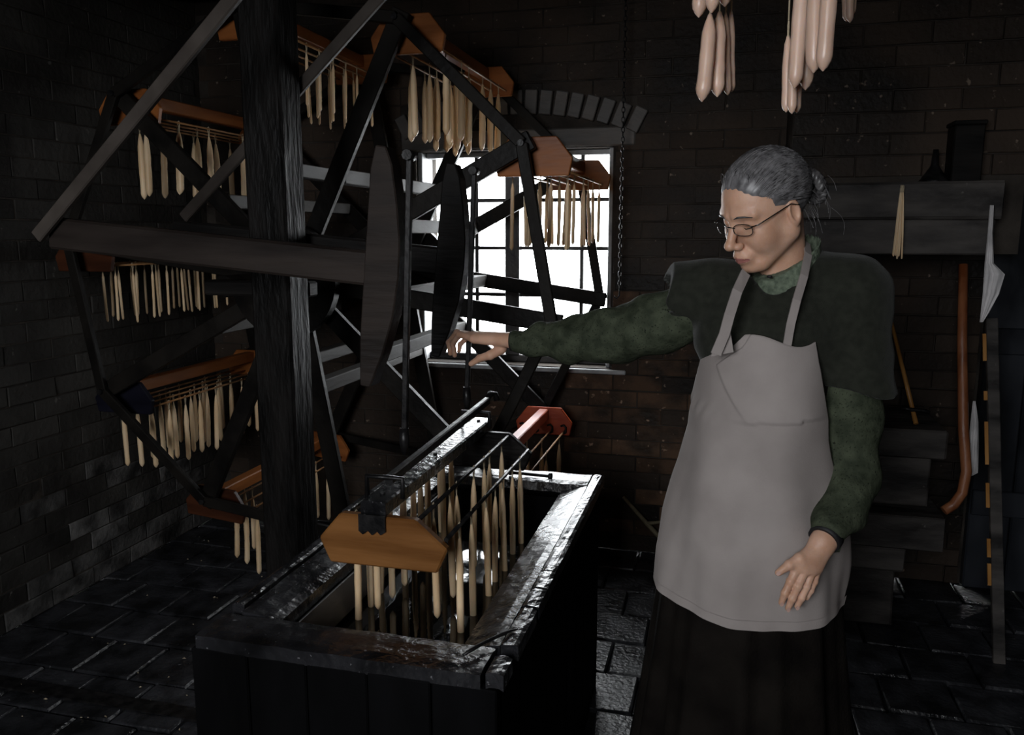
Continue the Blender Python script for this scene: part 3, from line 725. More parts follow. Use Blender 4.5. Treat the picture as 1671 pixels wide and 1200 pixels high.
# forked stick on the floor against the back wall
f0 = Vector(at(1116, 904, Y=3.70)); f0.z = .014; f1 = Vector(at(1017, 811, Y=3.825)); fd = f1 - f0
M_STICK = mat('pale_stick_wood', (.14,.12,.075), (.26,.225,.15), (20,20,20), (.5,.7), .3, spec=.15)
fo = MB().tube([fd*0, fd*.3 + Vector((.004,0,0)), fd*.62, fd], [.013,.012,.011,.008], 8).build('forked_stick', M_STICK, None, loc=f0)
MB().tube([fd*.60, fd*.60 + Vector((.05,-.008,.012)), fd*.60 + Vector((.105,-.012,.030))], [.010,.008,.005], 8).build('side_branch', M_STICK, fo)
tag(fo, 'pale forked stick leaning low against the back wall', 'stick')

# ------------------------------------------------------------------ candles hanging from the ceiling
candles('hang', .215, .0138, M_PINKWAX, .03); candles('hangmid', .150, .0138, M_PINKWAX, .02); candles('hangslim', .14, .0085, M_PINKWAX, .02); candles('hangbig', .235, .0142, M_PINKWAX, .03)
def bunch(label, pts):
    """cords to the ceiling; pts: (px, tip py, h, kind)"""
    for i, (x, y, h, kind, nm) in enumerate(pts):
        L_ = {'hang': .245, 'hangmid': .17, 'hangslim': .16, 'hangbig': .265}[kind]
        tip = at(x, y, H=h); 
        o = put_candle(kind, (tip[0], tip[1], tip[2] + L_), nm, label, ry=0)
        cd_ = MB().tube([(0,0,.006), (0,0,ZC - .002 - (tip[2]+L_))], .0016, 5).build('cord', M_WICK, o)
bunch('candles hanging by the ceiling over the window wall', [
 (1154,166,1.55,'hangmid','fat pink candle, longest at left of bunch above the shoulder'), (1169,160,1.578,'hangmid','fat pink candle, second from left in bunch above the shoulder'),
 (1179,150,1.612,'hangslim','slim pink candle at the middle of bunch above the shoulder'), (1188,145,1.632,'hangslim','slim pink candle at right of bunch above the shoulder'),
 (1146,20,1.54,'hang','fat pink candle, high left of the left ceiling bunch'), (1163,12,1.504,'hang','fat pink candle, high middle of the left ceiling bunch'), (1179,14,1.548,'hang','fat pink candle, high right of the left ceiling bunch')])
bunch('candles hanging above the head', [
 (1279,189,1.57,'hangslim','slim pink candle, lowest left above the head'), (1288,191,1.545,'hangslim','slim pink candle, lowest middle above the head'), (1298,184,1.575,'hangslim','slim pink candle, lowest right above the head'),
 (1302,136,1.508,'hang','fat pink candle, left of the bunch above the head'), (1317,138,1.545,'hang','fat pink candle, shaded middle of the bunch above the head'),
 (1323,110,1.468,'hangbig','fat pink candle, nearest middle of the bunch above the head'), (1347,118,1.432,'hangbig','fat pink candle, rightmost of the bunch above the head')])
bunch('small candles at the top', [(1375,35,1.85,'hangslim','dim slim candle, left of the small bunch at top edge'), (1382,37,1.82,'hangslim','dim slim candle, middle of the small bunch at top edge'), (1390,31,1.86,'hangslim','dim slim candle, right of the small bunch at top edge')])

# ------------------------------------------------------------------ signed-distance surfaces (for the figure)
def rc(P, a, b, ra, rb):
    a = np.asarray(a, float); b = np.asarray(b, float); ab = b - a
    t = np.clip(((P - a) @ ab) / (ab @ ab + 1e-12), 0, 1)
    return np.linalg.norm(P - a - t[:, None] * ab, axis=1) - (ra + (rb - ra) * t)
def ell(P, c, r, M=None):
    q = P - np.asarray(c, float)
    if M is not None: q = q @ M
    r = np.asarray(r, float); k0 = np.linalg.norm(q / r, axis=1); k1 = np.linalg.norm(q / (r*r), axis=1) + 1e-9
    return k0 * (k0 - 1) / k1
def su(a, b, k):
    h = np.clip(.5 + .5 * (b - a) / k, 0, 1); return b + (a - b) * h - k * h * (1 - h)
def ssub(a, b, k):                         # a minus b
    return -su(-a, b, k)
def wob(P, f, ph=0.0):
    return (np.sin(P[:,0]*f+ph+1.3*np.sin(P[:,2]*f*.7)) * np.sin(P[:,1]*f*1.1+ph*2) * np.sin(P[:,2]*f*.9+1.7*ph+np.sin(P[:,0]*f*.6)))
def nets(fn, lo, hi, h):
    lo = np.array(lo, float); hi = np.array(hi, float)
    n = (np.ceil((hi - lo) / h / 4).astype(int) * 4) + 1
    def pts(ix): return lo + ix * h
    c = [np.arange(0, k, 4) for k in n]
    G = np.stack(np.meshgrid(*c, indexing='ij'), -1)
    sh = G.shape[:3]; V4 = fn(pts(G.reshape(-1, 3))).reshape(sh)
    V = np.repeat(np.repeat(np.repeat(V4, 4, 0), 4, 1), 4, 2)[:n[0], :n[1], :n[2]].copy()
    near = np.abs(V) < h * 9
    idx = np.argwhere(near)
    for s in range(0, len(idx), 400000): 
        ii = idx[s:s+400000]; V[ii[:,0], ii[:,1], ii[:,2]] = fn(pts(ii))
    ins = V < 0
    nx, ny, nz = [k - 1 for k in V.shape]
    cnt = np.zeros((nx, ny, nz)); acc = np.zeros((nx, ny, nz, 3))
    offs = [(i, j, k) for i in (0,1) for j in (0,1) for k in (0,1)]
    def corner(o): return (slice(o[0], o[0]+nx), slice(o[1], o[1]+ny), slice(o[2], o[2]+nz))
    for a in offs:
        for ax in range(3):
            if a[ax]: continue
            b = list(a); b[ax] = 1
            va, vb = V[corner(a)], V[corner(b)]
            cr = (va < 0) != (vb < 0)
            t = np.where(cr, va / np.where(cr, va - vb, 1), 0)
            cnt += cr
            for q in range(3):
                acc[..., q] += np.where(cr, a[q] + (t if q == ax else 0), 0)
    act = cnt > 0
    vid = -np.ones((nx, ny, nz), int); vid[act] = np.arange(act.sum())
    ci = np.argwhere(act)
    verts = lo + (ci + acc[act] / cnt[act][:, None]) * h
    faces = []
    for ax in range(3):
        u, v_ = (ax + 1) % 3, (ax + 2) % 3
        A = [slice(None)] * 3; B = [slice(None)] * 3; A[ax] = slice(0, -1); B[ax] = slice(1, None)
        sa, sb_ = ins[tuple(A)], ins[tuple(B)]
        e = np.argwhere(sa != sb_)
        e = e[(e[:, u] > 0) & (e[:, v_] > 0) & (e[:, u] < V.shape[u]-1) & (e[:, v_] < V.shape[v_]-1)]
        if not len(e): continue
        du = np.zeros(3, int); du[u] = 1; dv = np.zeros(3, int); dv[v_] = 1
        q = [e - du - dv, e - dv, e, e - du]
        ids = np.stack([vid[k[:,0], k[:,1], k[:,2]] for k in q], 1)
        flip = ~sa[e[:,0], e[:,1], e[:,2]]
        ids[flip] = ids[flip][:, ::-1]
        faces.append(ids)
    return verts, np.concatenate(faces)
def sdf_object(name, shells, m, parent, offset, extra_mats=None):
    vs = []; fs = []; b = 0
    for fn, lo, hi, h in shells:
        v, f = nets(fn, lo, hi, h); vs.append(v); fs.append(f + b); b += len(v)
    v = np.concatenate(vs) - np.asarray(offset); f = np.concatenate(fs)
    me = bpy.data.meshes.new(name)
    me.vertices.add(len(v)); me.vertices.foreach_set('co', v.astype(np.float32).ravel())
    me.loops.add(len(f)*4); me.loops.foreach_set('vertex_index', f.astype(np.int32).ravel())
    me.polygons.add(len(f)); me.polygons.foreach_set('loop_start', np.arange(0, len(f)*4, 4, dtype=np.int32))
    me.polygons.foreach_set('use_smooth', np.ones(len(f), bool))
    me.materials.append(m)
    if extra_mats:
        for k, (mm, test) in enumerate(extra_mats):
            me.materials.append(mm)
            cen = v[f].mean(1) + np.asarray(offset)
            idx = np.zeros(len(f), np.int32) if k == 0 else idx
            idx[test(cen)] = k + 1
        me.polygons.foreach_set('material_index', idx)
    me.update(calc_edges=True); me.validate()
    return link(name, me, parent)
def bounds(pts, pad):
    p = np.array(pts); return p.min(0) - pad, p.max(0) + pad

# ------------------------------------------------------------------ the woman
def W(x, y, h): return at(x, y, H=h)
WO = np.array([*W(1235, 700, 1.80)[:2], 0.0])
woman = empty('person', tuple(WO)); tag(woman, 'grey haired person in white apron and dark knitted cape reaching toward the lever', 'person')
# head frame
HS = .945
_y, _p, _r = R(66), R(25), R(-4)
_f = -FH*math.cos(_y) - RT*math.sin(_y); _l = np.cross([0,0,1.], _f); _u = np.array([0,0,1.])
HF = _f*math.cos(_p) - _u*math.sin(_p); _u2 = np.cross(HF, _l)
HL = _l*math.cos(_r) + _u2*math.sin(_r); HU = np.cross(HF, HL)
HM = np.stack([HF, HL, HU], 1); HO = W(1246, 341, 1.74)
def toL(P): return ((P - HO) @ HM) / HS
def hw(x, y, z): return HO + HM @ (np.array([x, y, z]) * HS)
NECK0, NECK1 = hw(-.035, 0, -.055), W(1279, 452, 1.785)
def head_local(Q):
    A = Q.copy(); A[:,1] = np.abs(A[:,1])             # symmetric features
    d = ell(Q, (-.018,0,.032), (.099,.077,.088))
    d = su(d, ell(Q, (.022,0,.000), (.066,.062,.098)), .03)
    d = su(d, rc(A, (-.005,.050,-.050), (.056,.018,-.098), .029, .023), .024)
    d = su(d, ell(A, (.050,.037,-.038), (.032,.029,.036)), .022)
    d = su(d, ell(Q, (.074,0,-.103), (.019,.020,.017)), .016)
    d = su(d, rc(A, (.086,.010,.022), (.068,.048,.020), .008, .008), .014)
    d = ssub(d, ell(A, (.098,.033,.000), (.020,.020,.014)), .012)
    d = su(d, rc(Q, (.080,0,.010), (.112,0,-.036), .0080, .0105), .011)
    d = su(d, ell(Q, (.113,0,-.038), (.0115,.012,.0105)), .006)
    d = su(d, ell(A, (.099,.0125,-.044), (.012,.0075,.0085)), .005)
    d = ssub(d, ell(A, (.105,.007,-.053), (.006,.0035,.004)), .003)
    d = su(d, ell(A, (.0655,.033,.000), (.0165,.0165,.0125)), .0035)      # closed lids
    d = ssub(d, rc(A, (.084,.020,-.0075), (.076,.047,-.006), .0016, .0016), .002)
    d = su(d, ell(Q, (.084,0,-.074), (.020,.026,.020)), .014)
    d = su(d, rc(A, (.1000,0,-.0725), (.089,.021,-.0775), .0040, .0025), .004)
    d = su(d, rc(A, (.0985,0,-.0840), (.089,.019,-.080), .0046, .0026), .004)
    d = ssub(d, rc(A, (.1065,0,-.0780), (.090,.026,-.0785), .0014, .0014), .002)
    d = ssub(d, rc(A, (.094,.030,-.055), (.086,.036,-.076), .0016, .001), .007)   # cheek fold
    # ear
    e = ell(A, (-.012,.078,-.010), (.017,.009,.031))
    e = ssub(e, ell(A, (-.009,.086,-.006), (.0105,.0085,.021)), .003)
    d = su(d, e, .005)
    return d * .92
def skin_head(P):
    d = head_local(toL(P)) * HS
    d = su(d, rc(P, NECK0, NECK1, .046, .050), .024)
    return d
# reaching (right) hand: pixel + horizontal distance
Wr = W(845, 556, 2.16)
def chain(*q): return [W(*p) for p in q]
RH = dict(
  index=(chain((774,553,2.230),(750,546,2.275),(739,561,2.303),(742,580,2.305)), (.0112,.0092,.0082,.0068)),
  middle=(chain((774,549,2.250),(746,543,2.300),(733,559,2.326),(735,577,2.330)), (.0115,.0094,.0084,.0070)),
  ring=(chain((776,548,2.268),(750,545,2.315),(737,560,2.338),(737,575,2.342)), (.0108,.0088,.0080,.0068)),
  little=(chain((784,551,2.280),(763,551,2.302),(751,562,2.316),(749,573,2.320)), (.0095,.0078,.0070,.006)),
  thumb=(chain((818,570,2.195),(800,580,2.205),(783,585,2.225),(769,594,2.235)), (.0150,.0125,.0100,.0078)))
def hand_sdf(P, wrist, fing, palm_r, kf=.006):
    d = None
    roots = [fing[k][0][0] for k in ('index','middle','ring','little')]
    for q, r_ in zip(roots, (palm_r, palm_r, palm_r*.95, palm_r*.85)):
        w2 = wrist + (q - roots[1]) * .35
        e = rc(P, w2, q, palm_r*1.05, r_*.82); d = e if d is None else su(d, e, .012)
    for k, (c, rr) in fing.items():
        f = None
        for i in range(len(c)-1):
            e = rc(P, c[i], c[i+1], rr[i], rr[i+1]); f = e if f is None else su(f, e, .003)
        for i in range(1, len(c)-1): f = su(f, np.linalg.norm(P - c[i], axis=1) - rr[i]*1.03, .003)
        d = su(d, f, .010 if k == 'thumb' else kf)
    return d
def skin_rhand(P): return su(hand_sdf(P, Wr, RH, .0165), rc(P, W(880,556,2.13), Wr, .026, .0215), .02)
# hanging (left) hand on the apron
Wl = W(1343, 884, 1.585)
LH = dict(
  index=(chain((1303,925,1.560),(1290,949,1.553),(1281,968,1.552),(1275,984,1.558)), (.0096,.0082,.0074,.0060)),
  middle=(chain((1314,930,1.560),(1302,957,1.549),(1293,977,1.549),(1286,993,1.555)), (.0098,.0084,.0076,.0062)),
  ring=(chain((1325,932,1.565),(1316,958,1.556),(1308,976,1.554),(1301,990,1.559)), (.0094,.0080,.0073,.0060)),
  little=(chain((1334,929,1.573),(1329,949,1.566),(1323,964,1.564),(1317,976,1.567)), (.0084,.0070,.0064,.0053)),
  thumb=(chain((1325,905,1.574),(1305,912,1.561),(1288,922,1.556),(1270,935,1.559)), (.0145,.0115,.0094,.0070)))
def skin_lhand(P): return su(hand_sdf(P, Wl, LH, .0150, .002), rc(P, W(1364,852,1.61), Wl, .026, .0215), .02)
# hidden trunk and legs, coarse, so the figure is whole under the clothes
SHR, SHL = W(1150, 478, 1.87), W(1385, 478, 1.76)
HIPC = W(1240, 800, 1.83)
def trunk(P):
    d = rc(P, W(1275,500,1.83), W(1245,700,1.82), .095, .085)
    d = su(d, rc(P, SHR + (0,0,-.02), SHL + (0,0,-.02), .05, .05), .06)
    d = su(d, ell(P, HIPC, (.15,.12,.14)), .05)
    for s in (-1, 1):
        hp = HIPC + RT*s*.075; d = su(d, rc(P, hp, np.array([hp[0], hp[1], .48]), .075, .05), .03)
        d = su(d, rc(P, (hp[0], hp[1], .48), (hp[0], hp[1], .09), .05, .036), .02)
        d = su(d, rc(P, (hp[0], hp[1], .045), np.array([hp[0], hp[1], .035]) - FH*.15, .034, .028), .02)
    for a, b, c in ((SHR, W(1000,547,1.99), W(880,556,2.13)), (SHL, W(1395,790,1.73), W(1364,852,1.61))):
        d = su(d, rc(P, a, b, .045, .036), .03); d = su(d, rc(P, b, c, .036, .026), .02)
    return su(d, rc(P, NECK1 + (0,0,-.02), W(1275,500,1.83), .05, .07), .03)
hl, hh = bounds([hw(-.12,-.09,-.15), hw(.13,.09,.14), hw(-.12,.09,.14), hw(.13,-.09,-.15), NECK1], .03)
rl, rh = bounds([p for c, _ in RH.values() for p in c] + [Wr, W(880,556,2.13)], .035)
ll, lh_ = bounds([p for c, _ in LH.values() for p in c] + [Wl, W(1364,852,1.61)], .035)
tl, th_ = bounds([SHR, SHL, W(880,556,2.13), W(1364,852,1.61), HIPC + (.2,.2,0), HIPC - (.2,.26,0), (HIPC[0],HIPC[1],0)], .08)
tl[2] = -.02
def lips(c):
    q = toL(c); return (q[:,0] > .086) & (np.abs(q[:,1]) < .024) & (np.abs(q[:,2] + .0782 + .0*q[:,1]) < .0085 - .0055*np.abs(q[:,1])/.024)
body = sdf_object('body', [(skin_head, hl, hh, .0024), (skin_rhand, rl, rh, .0022), (skin_lhand, ll, lh_, .0022), (trunk, tl, th_, .016)],
                  M_SKIN, woman, WO, [(M_LIP, lips)])
# nails of the visible hand
for k in ('index','middle','ring','thumb'):
    c, rr = LH[k]; d = (c[3]-c[2])/np.linalg.norm(c[3]-c[2]); n_ = -FH*.9 + np.array([0,0,.3]); n_ -= d*(n_@d); n_ /= np.linalg.norm(n_); s_ = np.cross(d, n_)
    p = c[3] + n_*rr[3]*.86 - WO
    poly = [p + d*(.0052*math.cos(t)) + s_*(.0037*math.sin(t)) for t in np.linspace(0, 2*math.pi, 10, endpoint=False)]
    MB().add(list(poly) + [q + n_*.0012 for q in poly], [tuple(range(10,20))] + [(i,(i+1)%10,10+(i+1)%10,10+i) for i in range(10)]).build('nail', M_NAIL, body)

# hair: cap, strands drawn back to a braided bun, loose wisps
BUN = np.array([-.108, .022, .006])
def cap_full(Q):
    return su(ell(Q, (-.020,0,.034), (.1035,.0825,.0935)), ell(Q, (.022,0,.010), (.062,.064,.092)), .03)
def hair_cap(P):
    Q = toL(P); d = cap_full(Q)
    # cut: keep above/behind the hairline
    A = np.abs(Q[:,1])
    line = .058 + .25*(Q[:,0]-.06) ; fr = (Q[:,2] - (.066 - .55*np.maximum(0, A-.020) - .0*Q[:,0])) * .8
    back = (-.012 - Q[:,0]) * .8
    nape = (Q[:,2] + .055) * .8
    keep = np.maximum(fr, np.minimum(back, nape))     # >0 keep
    keep = np.where(Q[:,0] > .03, fr, np.maximum(np.minimum((Q[:,2] - (.016 - .35*(0.03-Q[:,0])))*.8, 1), np.minimum(back, nape)))
    d = d + .0068*np.exp(-np.maximum(keep, 0)/.011)
    d = np.maximum(d, -keep)
    rib = .0007*np.sin((np.arctan2(Q[:,1], Q[:,2]+.03))*46 + 6*Q[:,0]*10)
    return (d - rib*(1-np.exp(-np.maximum(keep, 0)/.012))) * HS * .8
hair = sdf_object('hair', [(hair_cap, hl, hh, .0026)], M_HAIR, woman, WO)
def on_skull(v):
    """project a local direction point to just over the hair cap"""
    c = np.array([-.010,0,.020]); q = np.asarray(v) - c; q = q / np.linalg.norm(q)
    s = np.linspace(.05, .14, 46); d = cap_full(c + s[:, None] * q)
    return c + q * (s[np.argmax(d > 0)] + .0006)
random.seed(21)
for mm, nm, lo_, n_ in ((M_HAIR, 'hair_strands', 0, 620), (M_HAIRD, 'dark_strands', 1, 240)):
    st = MB()
    for i in range(n_):
        a = random.uniform(-1.75, 1.75)               # around the hairline
        if abs(a) < 1.0: s0 = np.array([.074 - .012*abs(a), .062*math.sin(a)*1.15, .076 - .018*abs(a)])
        else: s0 = np.array([.062 - .065*(abs(a)-1.0), math.copysign(.068 + .006*(abs(a)-1), a), .058 - .045*(abs(a)-1.0)])
        s0 = s0 + np.array([-.05*random.random()**2.5, 0, .012*random.random()**2])
        e0 = BUN + np.array([random.uniform(0,.02), random.uniform(-.025,.025), random.uniform(-.02,.04)])
        pts = []
        for k in range(9):
            t = k/8; q = s0*(1-t) + e0*t + np.array([0, 0, .10*math.sin(math.pi*t)*max(0, math.cos(a*.9))]) + np.array([0, math.copysign(.06, a)*math.sin(math.pi*t)*min(1, abs(a)), 0])
            q = on_skull(q); q = q - (q - np.array([-.02,0,.034])) * (.060*max(0, 1-t*9)); q = q + (q - np.array([-.02,0,.034])) * random.uniform(-.006, .006)
            pts.append(hw(*q) - WO)
        st.tube(pts, [.0004,.0009,.0012,.0013,.0013,.0013,.0012,.0011,.0007], 4)
    st.build(nm, mm, hair, fix=False)
br = MB()
for ph in (0, 2.1, 4.2):
    pts = []; rs = []
    for k in range(70):
        t = k/69; a = t*2*math.pi*1.55
        rad = .032 - .012*t
        c = BUN + np.array([-.014 - .012*t, rad*math.cos(a), -.010 + rad*1.15*math.sin(a)])
        b = 2*math.pi*t*11 + ph
        c = c + np.array([.0065*math.cos(b), .0065*math.sin(b)*math.cos(a), .0065*math.sin(b)*math.sin(a)])
        pts.append(hw(*c) - WO); rs.append(.0075)
    br.tube(pts, rs, 7)
br.build('braided_bun', M_HAIRD, hair, fix=False)
ws = MB(); random.seed(9)
for i in range(34):
    b = BUN + np.array([random.uniform(-.02,.05), random.choice((-1,1,1))*random.uniform(.0,.06), random.uniform(-.06,.03)])
    if i > 27: b = np.array([random.uniform(.03,.075), random.uniform(-.05,.05), .085]); 
    L_ = random.uniform(.03,.075); cv = random.uniform(-1,1); pts = []
    for k in range(6):
        t = k/5
        if i > 27: q = b + np.array([.02*t*cv, .01*t, .022*math.sin(2.5*t)])
        else: q = b + np.array([-.014*math.sin(2.2*t) - .004*t, .012*cv*math.sin(3*t), -L_*t - .01*t*t])
        pts.append(hw(*q) - WO)
    ws.tube(pts, .00045, 4)
ws.build('loose_wisps', M_HAIR, hair, fix=False)['kind'] = 'stuff'

# brows and lashes
for s in (-1, 1):
    for nm, pts, rr, mm in (('eyebrow', [(.0945,s*.014,.0185),(.0925,s*.026,.0225),(.0865,s*.040,.0215),(.0760,s*.052,.016)], [.001,.0022,.0020,.0008], M_HAIRD),
                        ('eyelash', [(.0805,s*.020,-.0068),(.0832,s*.030,-.0085),(.0805,s*.041,-.0072),(.0735,s*.049,-.0045)], [.0005,.0011,.0011,.0005], M_EYE)):
        MB().tube([Vector(hw(*q) - WO) for q in pts], rr, 6).build(nm, mm, body)
# spectacles
gl = empty('spectacles'); gl.parent = woman
def hwo(x, y, z): return Vector(hw(x, y, z) - WO)
for s in (-1, 1):
    ring = [(.100 - .012*(math.cos(t)*.5+.5), s*(.0335 + .0235*math.copysign(abs(math.cos(t))**.7, math.cos(t))), -.006 + .0135*math.copysign(abs(math.sin(t))**.75, math.sin(t))) for t in np.linspace(0, 2*math.pi, 25)]
    if True:
        MB().tube([hwo(*q) for q in ring], .0010, 6, caps=False).build('lens_rim', M_WIRE, gl)
        MB().add([hwo(*q) for q in ring[:-1]], [tuple(range(24))]).build('lens', M_LENS, gl, fix=False)
    MB().tube([hwo(.090, s*.056, .001), hwo(.082, s*.070, .003), hwo(.04, s*.077, .008), hwo(-.004, s*.083, .013), hwo(-.024, s*.084, .002)], .0014, 6).build('temple', M_WIRE, gl)
MB().tube([hwo(.096, -.012, -.002), hwo(.103, 0, .003), hwo(.096, .012, -.002)], .0011, 6).build('bridge', M_WIRE, gl)

# collar
def collar(P):
    a, b = W(1287, 415, 1.785), W(1281, 460, 1.790)
    ax = (b-a)/np.linalg.norm(b-a); d = rc(P, a - ax*.02, b, .0630, .074)
    d = su(d, rc(P, b, W(1274, 505, 1.79), .074, .100), .02)
    d = np.maximum(d, -(rc(P, a - ax*.06, b, .0585, .058)))
    tilt = ax + .70*RT + .20*FH; tilt = tilt/np.linalg.norm(tilt); pl = (a - P) @ tilt + .0015*wob(P, 60); d = np.maximum(d, pl)
    V_ = W(1253, 462, 1.71)
    return d
cl_, ch_ = bounds([W(1287,432,1.785), W(1274,505,1.79)], .115)
sdf_object('collar', [(collar, cl_, ch_, .0025)], M_COLLAR, woman, WO)
bt = W(1256, 452, 1.708) - WO
MB().lathe([(0,.003),(.004,.003),(.0055,.0015),(.0055,-.0015),(0,-.003)], 12).build('button', M_BAND, woman, loc=tuple(bt))

# sleeves (dress)
def sleeve_r(P):
    c = [W(1125,508,1.89), W(1070,530,1.93), W(1000,548,2.00), W(930,555,2.08), W(878,557,2.13), W(838,557,2.165)]
    r = [.066, .068, .066, .054, .038, .027]
    d = None
    for i in range(5):
        e = rc(P, c[i], c[i+1], r[i], r[i+1]); d = e if d is None else su(d, e, .03)
    ax = (c[5]-c[4]); ax /= np.linalg.norm(ax)
    t = (P - c[0]) @ RT
    d = d + .006*np.sin(t*55 + P[:,2]*40 + 2*np.sin(P[:,1]*22)) * np.clip((-t+.05)*4, 0.2, 1) * .8 + .004*wob(P, 38, 1)
    return np.maximum(d, (P - c[5]) @ ax) * .8
def sleeve_l(P):
    c = [W(1385,560,1.75), W(1382,680,1.74), W(1384,770,1.72), W(1372,825,1.66), W(1346,878,1.59)]
    r = [.068, .066, .062, .050, .0345]
    d = None
    for i in range(4):
        e = rc(P, c[i], c[i+1], r[i], r[i+1]); d = e if d is None else su(d, e, .03)
    ax = (c[4]-c[3]); ax /= np.linalg.norm(ax)
    d = d + .005*np.sin(P[:,2]*75 + (P@RT)*28 + 2*np.sin(P[:,2]*21)) * np.clip((1.15 - P[:,2])*5, 0, 1) + .004*wob(P, 34, 2)
    return np.maximum(d, (P - c[4]) @ ax - .0) * .8
b1 = bounds([W(1150,498,1.87), W(838,557,2.165)], .10); b2 = bounds([W(1385,560,1.75), W(1346,878,1.59)], .09)
sdf_object('sleeve', [(sleeve_r, b1[0], b1[1], .0055)], M_DRESS, woman, WO)
sdf_object('sleeve', [(sleeve_l, b2[0], b2[1], .005)], M_DRESS, woman, WO)
def ring_band(p, q, r0, r1, name):
    ax = Vector(q - p).normalized(); MB().tube([Vector(p - WO), Vector(p - WO).lerp(Vector(q - WO), .5), Vector(q - WO)], [r0, (r0+r1)/2, r1], 20).build(name, M_BAND, woman)
ring_band(W(1350,873,1.598), W(1344,882,1.588), .0345, .0330, 'cuff_band')
ring_band(W(842,557,2.163), W(834,557,2.167), .0285, .0270, 'cuff_band')

# bodice under the apron and the knitted cape
def bodice(P):
    d = ell(P, W(1262,610,1.82), (.150,.125,.20)); d = su(d, ell(P, W(1238,720,1.82), (.135,.12,.16)), .06)
    return su(d, ell(P, W(1240,790,1.82), (.16,.135,.12)), .05)
bb = bounds([W(1120,480,1.82), W(1400,860,1.82)], .14)
sdf_object('bodice', [(bodice, bb[0], bb[1], .010)], M_SKIRT, woman, WO)
def cape(P):
    d = rc(P, W(1160,478,1.87), W(1385,482,1.77), .073, .078)
    d = su(d, rc(P, W(1290,455,1.80), W(1280,520,1.80), .075, .13), .06)
    d = su(d, ell(P, W(1245,555,1.80), (.150,.128,.13)), .05)
    d = su(d, rc(P, W(1160,478,1.87), W(1112,482,1.90), .073, .077), .03)           # cap sleeve, reaching arm
    la = rc(P, W(1385,482,1.77), W(1394,660,1.745), .078, .088)
    d = su(d, la, .05)
    d = d + .0022*wob(P, 45, 3) + .0035*np.sin(P[:,2]*60 + 9*np.sin((P@RT)*9)) * np.clip((1.40-P[:,2])*4, 0, 1)
    hem = (W(1300, 640, 1.70)[2] + .012*np.sin((P@RT)*30)) - P[:,2]
    u = (P - W(1085, 470, 1.90)) @ (RT*.955 + np.array([0,0,-.30]))
    nk = rc(P, W(1290,395,1.79), W(1272,452,1.775), .062, .062)
    nk = np.minimum(nk, rc(P, W(1272,450,1.775), W(1258,462,1.68), .052, .020))
    d = np.maximum(np.maximum(d, hem), -u)
    d = np.maximum(d, -nk)
    d = np.maximum(d, -rc(P, W(1135,492,1.885), W(1060,500,1.93), .060, .074))
    # no cape on the belly below the bib: follow a rising front edge on the reaching side
    return d * .8
cb_ = bounds([W(1085,420,1.95), W(1085,420,1.60), W(1460,660,1.95), W(1460,660,1.60)], .04)
sdf_object('cape', [(cape, cb_[0], cb_[1], .0055)], M_CAPE, woman, WO)

# skirt and apron: lofted cloth.  rows: image y, centre x, half width (px), depth half axis (m)
ROWS = [(560,1222,74,.142),(600,1222,84,.140),(650,1226,100,.138),(690,1228,106,.136),(740,1230,112,.144),(800,1232,128,.158),(860,1230,140,.168),(920,1228,148,.176),(980,1226,154,.182),(1030,1225,158,.186)]
HB = 1.80
def row(y):
    ys = [q[0] for q in ROWS]; return [np.interp(y, ys, [q[k] for q in ROWS]) for k in (1, 2, 3)]
def ring_pt(y, phi, out=0.0):
    cx, hwid, dp = row(min(y, 1030))
    fr = W(cx, y, HB - dp*.55)                          # height follows the visible front surface
    z = fr[2]; c = W(cx, y, HB); c = np.array([c[0], c[1], z])
    c = HBASE(cx, z)
    a = hwid / F_PX * (HB) * 1.0 + out
    return c + RT*(a*math.sin(phi)) - FH*((dp+out)*math.cos(phi))
def HBASE(cx, z):
    u = (cx - CX) / F_PX
    p = FH*HB + RT*(u*HB*1.04); return np.array([p[0], p[1], z])
# skirt
sk = MB(); NS = 96; zs = [1.16, 1.10, 1.0, .88, .74, .60, .46, .32, .18, .06, .012]
def skirt_dim(z):
    t = (1.16 - z) / 1.16
    a = np.interp(t, [0, .12, .3, .55, 1], [.140, .158, .196, .225, .285]); b = np.interp(t, [0, .12, .3, .55, 1], [.128, .142, .170, .195, .26])
    return a, b
vs = []
for z in zs:
    a, b = skirt_dim(z); c = HBASE(1228, z)
    for k in range(NS):
        p = 2*math.pi*k/NS; fold = .020*max(0, (1.0-z))*(math.sin(p*13 + 1.3*math.sin(3*p)) + .5*math.sin(p*23+1))
        vs.append(c + RT*((a+fold)*math.sin(p)) - FH*((b+fold)*math.cos(p)) - WO)
sk.add(vs, [(i*NS+k, i*NS+(k+1)%NS, (i+1)*NS+(k+1)%NS, (i+1)*NS+k) for i in range(len(zs)-1) for k in range(NS)], True)
sk.build('skirt', M_SKIRT, woman)
